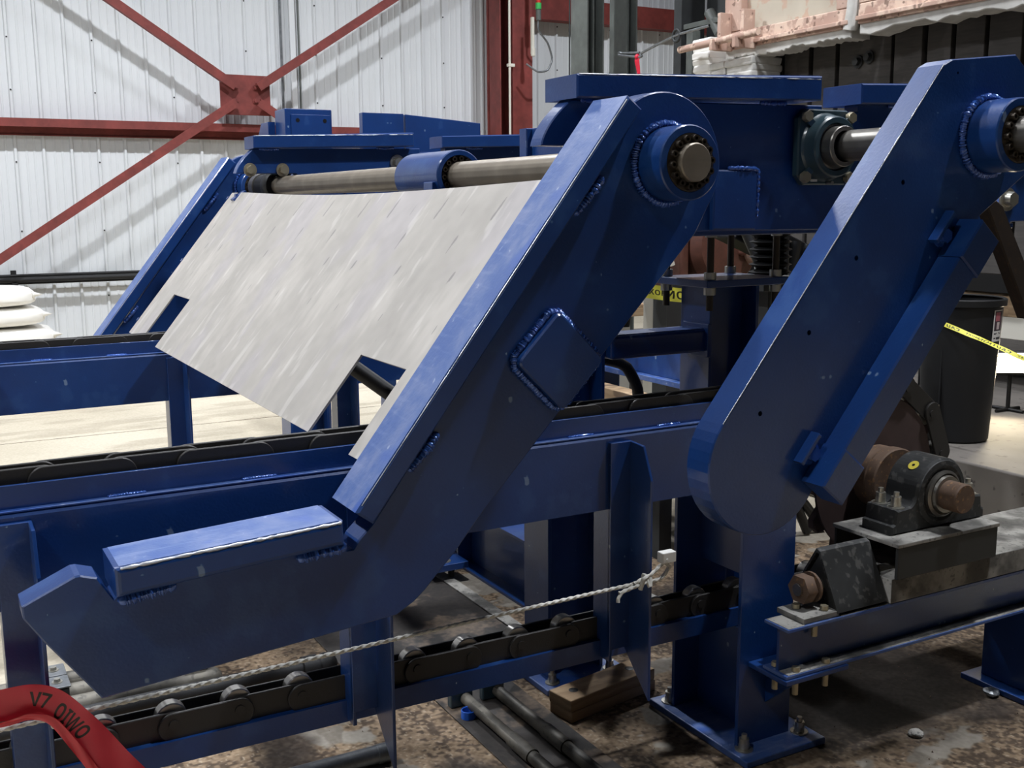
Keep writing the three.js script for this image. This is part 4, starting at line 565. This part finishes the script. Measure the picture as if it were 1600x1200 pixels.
{ const t = thing('pendant_switch', 'small hanging switch with a green collar and a looped grey cable', 'switch', [7.5, 3.6, -12.9]); add(t, 'body', cyl('y', 0.035, 3.98, 4.12, 7.56, -12.9, 16), M.greyGreen); add(t, 'collar', cyl('y', 0.04, 4.12, 4.2, 7.56, -12.9, 16), std({ color: 0x3fae5a, roughness: 0.4 })); add(t, 'top', cyl('y', 0.03, 4.2, 9, 7.56, -12.9, 12), std({ color: 0xc8322a, roughness: 0.4 })); add(t, 'cable', tube([[7.56, 3.98, -12.9], [7.56, 3.85, -12.9], [7.7, 3.7, -12.9], [7.77, 3.5, -12.9], [7.7, 3.35, -12.9], [7.55, 3.32, -12.9], [7.4, 3.42, -12.95]], 0.013, 40, 8), M.galv); add(t, 'bracket', [box(7.47, 7.51, 3.55, 4.02, -12.96, -12.92, 0.004), cyl('y', 0.03, 3.52, 3.62, 7.49, -12.92, 12)], M.cream); }
solo('hanging_cable', 'thin dark cable hanging straight down left of the grey columns', 'cable', cyl('y', 0.01, 0, 9, 7.485, -12.0, 8), M.greyDark);
{ const t = thing('furnace', 'dark furnace body clad in upright grey planks at upper right', 'furnace', [6.2, 0.4, -5]);
  add(t, 'core', box(6.0, 7.6, 1.15, 5.2, -6.74, -1.6, 0.004), M.hallDark);
  const e = [-6.74, -6.66, -6.407, -6.117, -5.861, -5.357, -5.093, -4.872, -4.624, -4.36, -4.09, -3.82, -3.55, -3.28, -3.0, -2.7, -2.4, -2.1, -1.8]; const q = rng(9);
  for (let i = 0; i < e.length - 1; i++) { const d = 0.03 * q(); add(t, 'plank', box(5.9 - d * 0.6, 6.0, 1.12 + 0.06 * q(), 5.1, e[i] + 0.018, e[i + 1] - 0.018, 0.006), M.plank); }
  add(t, 'bolt', hexBolt([5.89, 2.55, -5.66], '-x', 0.03), M.greyDark); add(t, 'bolt', hexBolt([5.89, 2.57, -5.56], '-x', 0.03), M.greyDark);
  for (const z of [-6.6, -4.2, -1.9]) add(t, 'leg', box(6.6, 6.85, 0.4, 1.2, z, z + 0.25, 0.004), M.greyDark); }
function door(z0, z1, y0, label, hinge) { const t = thing('furnace_door', label, 'door', [5.7, y0, (z0 + z1) / 2]); const y1 = y0 + 1.6, w = 0.13;
  add(t, 'frame_rail', box(5.6, 5.8, y0, y0 + w, z0, z1, 0.01), M.pink); add(t, 'frame_rail', box(5.6, 5.8, y1 - w, y1, z0, z1, 0.01), M.pink); add(t, 'frame_stile', box(5.6, 5.8, y0 + w, y1 - w, z0, z0 + w + 0.06, 0.01), M.pink); add(t, 'frame_stile', box(5.6, 5.8, y0 + w, y1 - w, z1 - w, z1, 0.01), M.pink); add(t, 'frame_lip', box(5.575, 5.6, y0 + 0.02, y0 + 0.05, z0, z1, 0.006), M.pink);
  add(t, 'infill_panel', box(5.66, 5.78, y0 + w, y1 - w, z0 + w + 0.06, z1 - w, 0.004), M.screed);
  const pts = []; const n = 60; const q = rng(Math.round(-z0 * 100)); for (let i = 0; i <= n; i++) pts.push([5.7 + 0.0, y0 - 0.025 - 0.075 * fbm(i * (z1 - z0) * 0.16 + 3, z0 * 3 + 40, 4, 1) + 0.012 * q(), z0 + (z1 - z0) * i / n]);
  const s = [[z0, y0 + 0.02]]; pts.forEach((p) => s.push([p[2], p[1]])); s.push([z1, y0 + 0.02]); add(t, 'wool_fringe', prX(s, 5.62, 5.8, 0.006), M.wool);
  add(t, 'side_wool', tube([[5.63, y1, z1 + 0.02], [5.62, y0 + 0.5, z1 + 0.025], [5.63, y0 + 0.15, z1 + 0.012], [5.63, y0 - 0.01, z1 - 0.02]], 0.05, 24, 8), M.wool); }
door(-6.75, -5.47, 2.732, 'pink framed furnace door panel with pale infill, left of the gap'); door(-5.4, -2.5, 2.745, 'longer pink framed furnace door panel, right of the gap');
{ const t = thing('latch_rod', 'rusty pink latch rod held by two plate brackets on the furnace door', 'latch', [5.47, 2.75, -6.6]); add(t, 'rod', rod([5.45, 2.777, -7.1], [5.45, 2.795, -6.19], 0.027), M.pink); for (const [z, y] of [[-6.68, 2.74], [-6.42, 2.73]]) add(t, 'bracket', [box(5.49, 5.6, y + 0.03, y + 0.26, z - 0.02, z + 0.02, 0.006), box(5.4, 5.6, y - 0.02, y + 0.06, z + 0.0, z + 0.035, 0.005)], M.pink); }
{ const blocks = [[-7.09, -6.87, 'left stack of white wool blankets beside the furnace'], [-6.86, -6.70, 'middle stack of wrinkled wool blankets beside the furnace'], [-6.69, -6.4, 'right greyish stack of wool blankets below the pink door']];
  blocks.forEach(([a, b, label], k) => { const t = thing('wool_stack', label, 'insulation', [5.75, 2.2, (a + b) / 2]); for (let i = 0; i < (k ? 5 : 9); i++) { const g = new RoundedBoxGeometry(0.3, 0.056, b - a, 6, 0.016), p = g.attributes.position; for (let j = 0; j < p.count; j++) { const n = fbm(p.getZ(j) * 16 + i * 5 + k * 9, p.getY(j) * 14 + i * 3 + 2, 3, 2) - 0.5; p.setX(j, p.getX(j) + 0.06 * n); p.setY(j, p.getY(j) + 0.03 * n); } g.computeVertexNormals(); const top = k === 0 ? 0.075 : 0; add(t, 'blanket', g.translate(5.715 + 0.012 * (i % 2), 2.43 + i * 0.05, (a + b) / 2), k === 0 ? M.bag : M.wool); } add(t, 'shelf', box(5.6, 5.86, 2.37, 2.4, a, b, 0.003), M.greyDark); }); }
{ const t = thing('steel_frame', 'dark grey steel door frame with a lever, left of the furnace', 'frame', [5.75, 0, -7.2]); add(t, 'upright', box(5.66, 5.9, 0, 5, -7.46, -7.36, 0.004), M.greyDark); add(t, 'upright', box(5.62, 5.7, 0, 2.95, -7.24, -7.16, 0.004), M.greyGreen); add(t, 'rail', box(5.68, 5.74, 2.98, 3.02, -7.36, -6.9, 0.003), M.greyGreen); add(t, 'plate', box(5.92, 5.95, 2.2, 5, -7.36, -6.76, 0.003), M.greyDark); add(t, 'lever', rod([5.72, 2.9, -6.94], [5.72, 3.08, -7.08], 0.045), M.greyGreen); add(t, 'strut', bar([5.72, 2.6, -7.4], [5.72, 2.68, -7.2], 0.03, 0.03), M.greyGreen); add(t, 'knob', new THREE.SphereGeometry(0.03, 16, 12).translate(5.68, 2.86, -6.85), M.steel); add(t, 'side_frame', box(5.92, 6.0, 0, 5, -6.86, -6.78, 0.003), M.greyDark); }
{ const t = thing('hook_rod', 'long thin steel hook rod reaching out from the furnace frame', 'rod', [5.4, 2.77, -7.2]); add(t, 'rod', tube([[5.4, 2.83, -7.82], [5.4, 2.845, -7.86], [5.4, 2.825, -7.87], [5.4, 2.775, -7.57], [5.4, 2.785, -7.54], [5.4, 2.8, -7.56], [5.4, 2.84, -7.35], [5.4, 2.885, -7.05], [5.4, 2.9, -6.68]], 0.011, 90, 8), M.galv); add(t, 'stem', rod([5.4, 2.81, -7.57], [5.4, 2.835, -7.84], 0.01), M.galv); add(t, 'guide_ring', new THREE.TorusGeometry(0.045, 0.012, 8, 20).rotateY(Math.PI / 2).translate(5.4, 2.88, -7.08), M.greyDark); }
{ const t = thing('ribbon', 'short bright red ribbon tied to the steel hook rod', 'ribbon', [5.4, 2.6, -7.58]); const k = [[[5.4, 2.79, -7.585], [0, 0.1, 1]], [[5.39, 2.75, -7.59], [0.2, 0, 1]], [[5.4, 2.68, -7.59], [0, 0, 1]], [[5.41, 2.6, -7.575], [-0.2, 0, 1]]]; meshKeepUv(t, 'tail', ribbon(lerpPath(k, 16), 0.05), M.ribbon); add(t, 'knot', new THREE.IcosahedronGeometry(0.025, 1).translate(5.4, 2.78, -7.6), M.ribbon); }
struct('trim_1', box(4.21, 9, 0, 0.4, -8.5, -0.6, 0.012), M.conc);
{ const x = 4.6, z = -3.66, t = thing('bin', 'tall black plastic bin with a printed label, standing on the concrete plinth', 'bin', [x, 0.4, z]); add(t, 'body', latY([[0, 0.4], [0.155, 0.4], [0.163, 0.41], [0.195, 1.08], [0.188, 1.08], [0.152, 0.43], [0, 0.43]], x, z, 48), M.bin); add(t, 'rim', latY([[0.193, 1.08], [0.21, 1.085], [0.212, 1.115], [0.204, 1.12], [0.191, 1.115]], x, z, 48), M.bin); add(t, 'rib', [0.7, 1.9, 3.2].map((a) => box(x + Math.cos(a + 2.2) * 0.181 - 0.004, x + Math.cos(a + 2.2) * 0.181 + 0.004, 0.5, 1.05, z + Math.sin(a + 2.2) * 0.181 - 0.004, z + Math.sin(a + 2.2) * 0.181 + 0.004, 0.002)), M.bin);
  const tl = canvasTex(128, 192, (c, w, h) => { c.fillStyle = '#e6e3de'; c.fillRect(0, 0, w, h); c.fillStyle = '#4a3640'; c.fillRect(14, 6, 108, 118); c.fillStyle = '#b2636c'; c.fillRect(24, 14, 62, 54); c.fillStyle = '#d8c8c6'; c.fillRect(44, 74, 40, 44); c.fillStyle = '#333'; c.fillRect(14, 122, 108, 5); for (const [a, b, e] of [[18, 140, 26], [48, 138, 10], [82, 136, 14], [100, 140, 14]]) c.fillRect(a, b, e, 9); c.fillRect(50, 166, 66, 14); c.fillRect(18, 168, 24, 8); });
  const g = new THREE.CylinderGeometry(0.1965, 0.19, 0.155, 12, 1, true, -0.02, 0.42); g.translate(x, 0.99, z); meshKeepUv(t, 'label', g, std({ map: tl, roughness: 0.5, side: THREE.DoubleSide })).userData.label = 'printed white label'; }
const tYel = canvasTex(1024, 64, (x, w, h) => { x.fillStyle = '#dfd84e'; x.fillRect(0, 0, w, h); x.fillStyle = '#26251a'; x.textBaseline = 'middle'; x.save(); x.translate(w, 0); x.scale(-1, 1); x.font = 'bold 50px sans-serif'; for (let i = 0; i < 3; i++) { x.fillText('CAUTION', 30 + i * 345, h / 2 + 2); x.font = 'bold 34px sans-serif'; x.fillText('ЯOXT', 250 + i * 345, h / 2); x.font = 'bold 50px sans-serif'; } x.restore(); });
{ const mk = (keys, w, label, n = 40) => { const p = keys[Math.floor(keys.length / 2)][0], t = thing('caution_tape', label, 'tape', p); const m = std({ map: tYel, roughness: 0.4, side: THREE.DoubleSide }); meshKeepUv(t, 'tape', ribbon(lerpPath(keys, n), w), m); };
  mk([[[2.5, 1.25, -4.2], [0, 1, 0]], [[2.95, 1.198, -4.2], [0, 1, 0.1]], [[3.3, 1.148, -4.2], [0, 1, 0]], [[3.8, 1.128, -4.2], [0, 1, 0.1]], [[4.1, 1.068, -4.2], [0, 1, 0]]], 0.068, 'yellow caution tape with black letters behind the cap plate column');
  mk([[[4.4, 1.05, -3.75], [0.2, 1, 0]], [[4.4, 0.998, -3.58], [0.3, 1, 0.2]], [[4.4, 0.935, -3.33], [0.8, 0.5, 0.1]], [[4.4, 0.885, -3.148], [0.3, 1, 0]], [[4.4, 0.83, -2.9], [0.5, 0.7, 0]]], 0.022, 'narrow twisted yellow tape in front of the black bin'); }
{ const x = 5.45, z = -3.98, t = thing('work_light', 'glaring work light on the plinth at the right edge', 'lamp', [x, 0.4, z]); const dir = new THREE.Vector3(-0.86, 0.12, 0.5).normalize(); const head = new THREE.Group();
  add(t, 'stand', [rod([x, 0.4, z], [x, 0.62, z], 0.012), rod([x - 0.1, 0.41, z], [x + 0.1, 0.41, z], 0.01), rod([x, 0.41, z - 0.1], [x, 0.41, z + 0.1], 0.01)], M.black);
  const q = new THREE.Quaternion().setFromUnitVectors(new THREE.Vector3(0, 0, 1), dir); const place = (g) => g.applyQuaternion(q).translate(x, 0.68, z);
  add(t, 'housing', place(new RoundedBoxGeometry(0.22, 0.14, 0.06, 2, 0.015)), M.black); const em = std({ color: 0xfff4d8, emissive: 0xffefc8, emissiveIntensity: 14 }); add(t, 'lens', place(new RoundedBoxGeometry(0.19, 0.11, 0.01, 1, 0.004).translate(0, 0, 0.034)), em);
  const l = new THREE.SpotLight(0xfff0cf, WORKLIGHT, 0, 1.2, 0.6, 2); l.position.set(dir.x * 0.06, 0.28 + dir.y * 0.06, dir.z * 0.06); l.target.position.set(dir.x * 2, 0.28 + dir.y * 2 - 0.5, dir.z * 2); l.castShadow = true; l.shadow.radius = 6; t.add(l, l.target); }
solo('pale_beam', 'pale painted beam behind the bin at the right edge', 'beam', box(6.1, 6.3, 0.72, 0.86, -5.2, -2.4, 0.004), M.cream); solo('timber', 'brown timber lying on the pale beam behind the bin', 'timber', box(6.1, 6.3, 0.861, 0.99, -5.2, -2.4, 0.004), M.wood);
for (const [x, z, i] of [[6.2, -4.9, 'left'], [6.2, -2.7, 'right']]) solo('trestle', `${i} grey trestle under the pale beam`, 'trestle', box(x - 0.08, x + 0.08, 0.4, 0.72, z - 0.08, z + 0.08, 0.004), M.greyDark);
{ const t = thing('pivot_lever', 'brown steel link arm with a slot behind the top of the side bar', 'link', [2.6, 1.35, -1.96]); add(t, 'arm', prZ([[2.515, 1.585], [2.55, 1.6], [2.58, 1.585], [2.78, 1.3], [2.72, 1.27]].reverse(), -1.98, -1.94, 0.004), std({ map: rep(tRust, 0.3), color: 0x6e6a66, roughness: 0.7 })); add(t, 'bolt', hexBolt([2.66, 1.6, -1.99], 'z', 0.022), M.zinc); add(t, 'lug', prZ([[2.62, 1.56], [2.68, 1.66], [2.72, 1.6], [2.66, 1.5]].reverse(), -2.02, -1.99, 0.003), M.blue); }
{ const t = thing('gear_motor', 'brown gear motor with a rounded casing seen under the upper frame', 'motor', [4.0, 0.4, -4.9]); add(t, 'casing', latZ([[0, -5.2], [0.2, -5.2], [0.24, -5.16], [0.24, -4.75], [0.2, -4.7], [0.08, -4.68], [0, -4.68]], 3.98, 1.36, 40), M.brown); add(t, 'end_cap', latZ([[0, -4.7], [0.1, -4.7], [0.1, -4.62], [0.06, -4.58], [0, -4.58]], 4.16, 1.34, 30), M.pink); add(t, 'flange', box(3.68, 3.74, 1.1, 1.6, -5.15, -4.75, 0.02), M.brown); add(t, 'shaft_tube', rod([3.35, 1.33, -4.95], [3.7, 1.36, -4.95], 0.07), M.brown); add(t, 'lever', [bar([3.5, 1.6, -4.8], [3.62, 1.25, -4.78], 0.05, 0.06), bar([3.45, 1.45, -4.8], [3.58, 1.3, -4.78], 0.07, 0.05)], M.cream); add(t, 'pedestal', box(3.75, 4.2, 0, 1.12, -5.1, -4.8, 0.01), M.greyDark); add(t, 'lug', [box(4.02, 4.08, 1.3, 1.42, -4.72, -4.66, 0.02)], M.brown); }
{ const t = thing('bellows', 'black rubber bellows beside the adjusting rods under the frame', 'bellows', [3.02, 1.28, -3.32]); const pr = [[0.02, 1.3]]; for (let i = 0; i < 7; i++) pr.push([0.05, 1.305 + i * 0.03], [0.085, 1.32 + i * 0.03]); pr.push([0.05, 1.52], [0.02, 1.52]); add(t, 'sleeve', latY(pr, 3.02, -3.32, 32, 0.3), M.black); add(t, 'mount', box(2.9, 3.14, 1.25, 1.3, -3.42, -3.22, 0.004), M.charcoal); add(t, 'post', box(2.97, 3.07, 0, 1.25, -3.37, -3.27, 0.003), M.charcoal); }
{ const t = thing('hose_bundle', 'bundle of black hoses and grey fittings right of the cap plate column', 'hose', [3.3, 0.4, -3.7]); const q = rng(21); for (let i = 0; i < 6; i++) add(t, 'hose', tube([[3.2 + 0.08 * i, 1.5 - 0.02 * i, -3.7], [3.25 + 0.06 * i, 1.25, -3.6 - 0.03 * i], [3.15 + 0.1 * q(), 1.0, -3.62], [3.2 + 0.2 * q(), 0.6, -3.7], [3.3 + 0.1 * i, 0.02, -3.75]], 0.024, 26, 10), M.hose); for (let i = 0; i < 6; i++) add(t, 'fitting', rod([3.22 + 0.06 * i, 1.28 - 0.07 * (i % 3), -3.55], [3.28 + 0.06 * i, 1.32 - 0.07 * (i % 3), -3.57], 0.022), i % 2 ? M.galv : M.zinc); add(t, 'black_beam', bar([3.2, 1.5, -3.8], [3.75, 1.28, -3.8], 0.16, 0.13), M.black); }
{ const t = thing('dark_guard', 'dark sheet guard of the machine behind the lower part of the right arm', 'guard', [3.9, 0.4, -3.0]); add(t, 'guard_sheet', box(3.55, 3.6, 0.0, 1.2, -4.7, -4.0, 0.004), M.black); }
solo('grey_post', 'pale grey square post behind the yellow tape, shorter one', 'post', box(3.83, 3.95, 0, 1.22, -5.3, -5.2, 0.003), M.cream); { const t = thing('grey_post', 'taller weathered grey post left of the cap plate column', 'post', [4.02, 0, -5.25]); add(t, 'post', box(4.06, 4.21, 0, 1.4, -5.5, -5.34, 0.004), M.dusty); }
{ const t = thing('cone_base', 'black tapered rubber post between the pallet and the grey posts', 'post', [3.72, 0, -5.35]); add(t, 'post', cyl('y', 0.03, 0.86, 1.25, 3.73, -5.35, 20, 0.085), M.black); add(t, 'plate', box(3.62, 3.82, 0, 0.95, -5.45, -5.42, 0.003), M.paperWhite); }
{ const t = thing('pallet', 'wooden pallet timbers behind the brace, left of the grey posts', 'pallet', [4.2, 0.6, -6.1]); add(t, 'board', box(3.9, 4.4, 0.895, 0.915, -6.4, -6.0, 0.003), M.wood); add(t, 'board', box(3.9, 4.4, 0.835, 0.893, -6.06, -6.0, 0.003), M.wood); add(t, 'block', box(4.12, 4.2, 0.72, 0.834, -6.2, -6.0, 0.003), M.wood); add(t, 'block', box(3.95, 4.05, 0.72, 0.834, -6.2, -6.0, 0.003), M.wood); add(t, 'trestle', box(3.9, 4.4, 0, 0.72, -6.35, -6.05, 0.004), M.greyDark); }
solo('timber', 'pale timber lying behind the black hose and the near chain', 'timber', box(2.84, 2.93, 0.63, 0.73, -4.64, -3.72, 0.004), M.wood); solo('timber_support', 'grey stand under the pale timber behind the chain', 'stand', box(2.85, 2.92, 0, 0.63, -4.5, -3.8, 0.003), M.greyDark);

// ------------------------------------------------------------------ high-bay lamps
LAMPS.forEach(([x, z, cd], i) => {
  const y = 7.6, where = ['back left', 'back centre', 'back right', 'middle left', 'middle centre', 'middle right', 'front left', 'front centre'][i];
  const t = thing('high_bay_lamp', `round high bay lamp hanging from the ceiling, ${where} of the hall`, 'lamp', [x, y, z], 'high bay lamps under the ceiling');
  add(t, 'housing', latY([[0, y + 0.22], [0.12, y + 0.22], [0.2, y + 0.06], [0.21, y], [0.2, y], [0, y + 0.03]], x, z, 32), M.charcoal);
  add(t, 'lens', latY([[0, y + 0.004], [0.19, y + 0.004], [0.19, y + 0.014], [0, y + 0.014]], x, z, 32), std({ color: 0xffffff, emissive: 0xf6faff, emissiveIntensity: 8 }));
  add(t, 'hanger', cyl('y', 0.01, y + 0.22, HALL.h, x, z, 8), M.charcoal);
  const l = new THREE.SpotLight(0xf4f8ff, cd, 0, 1.36, 0.5, 2); l.position.set(0, -0.02, 0); l.target.position.set(0, -3, 0); l.castShadow = true; l.shadow.radius = 9; l.shadow.mapSize.set(2048, 2048); t.add(l, l.target);
});
renderer.render(scene, camera);
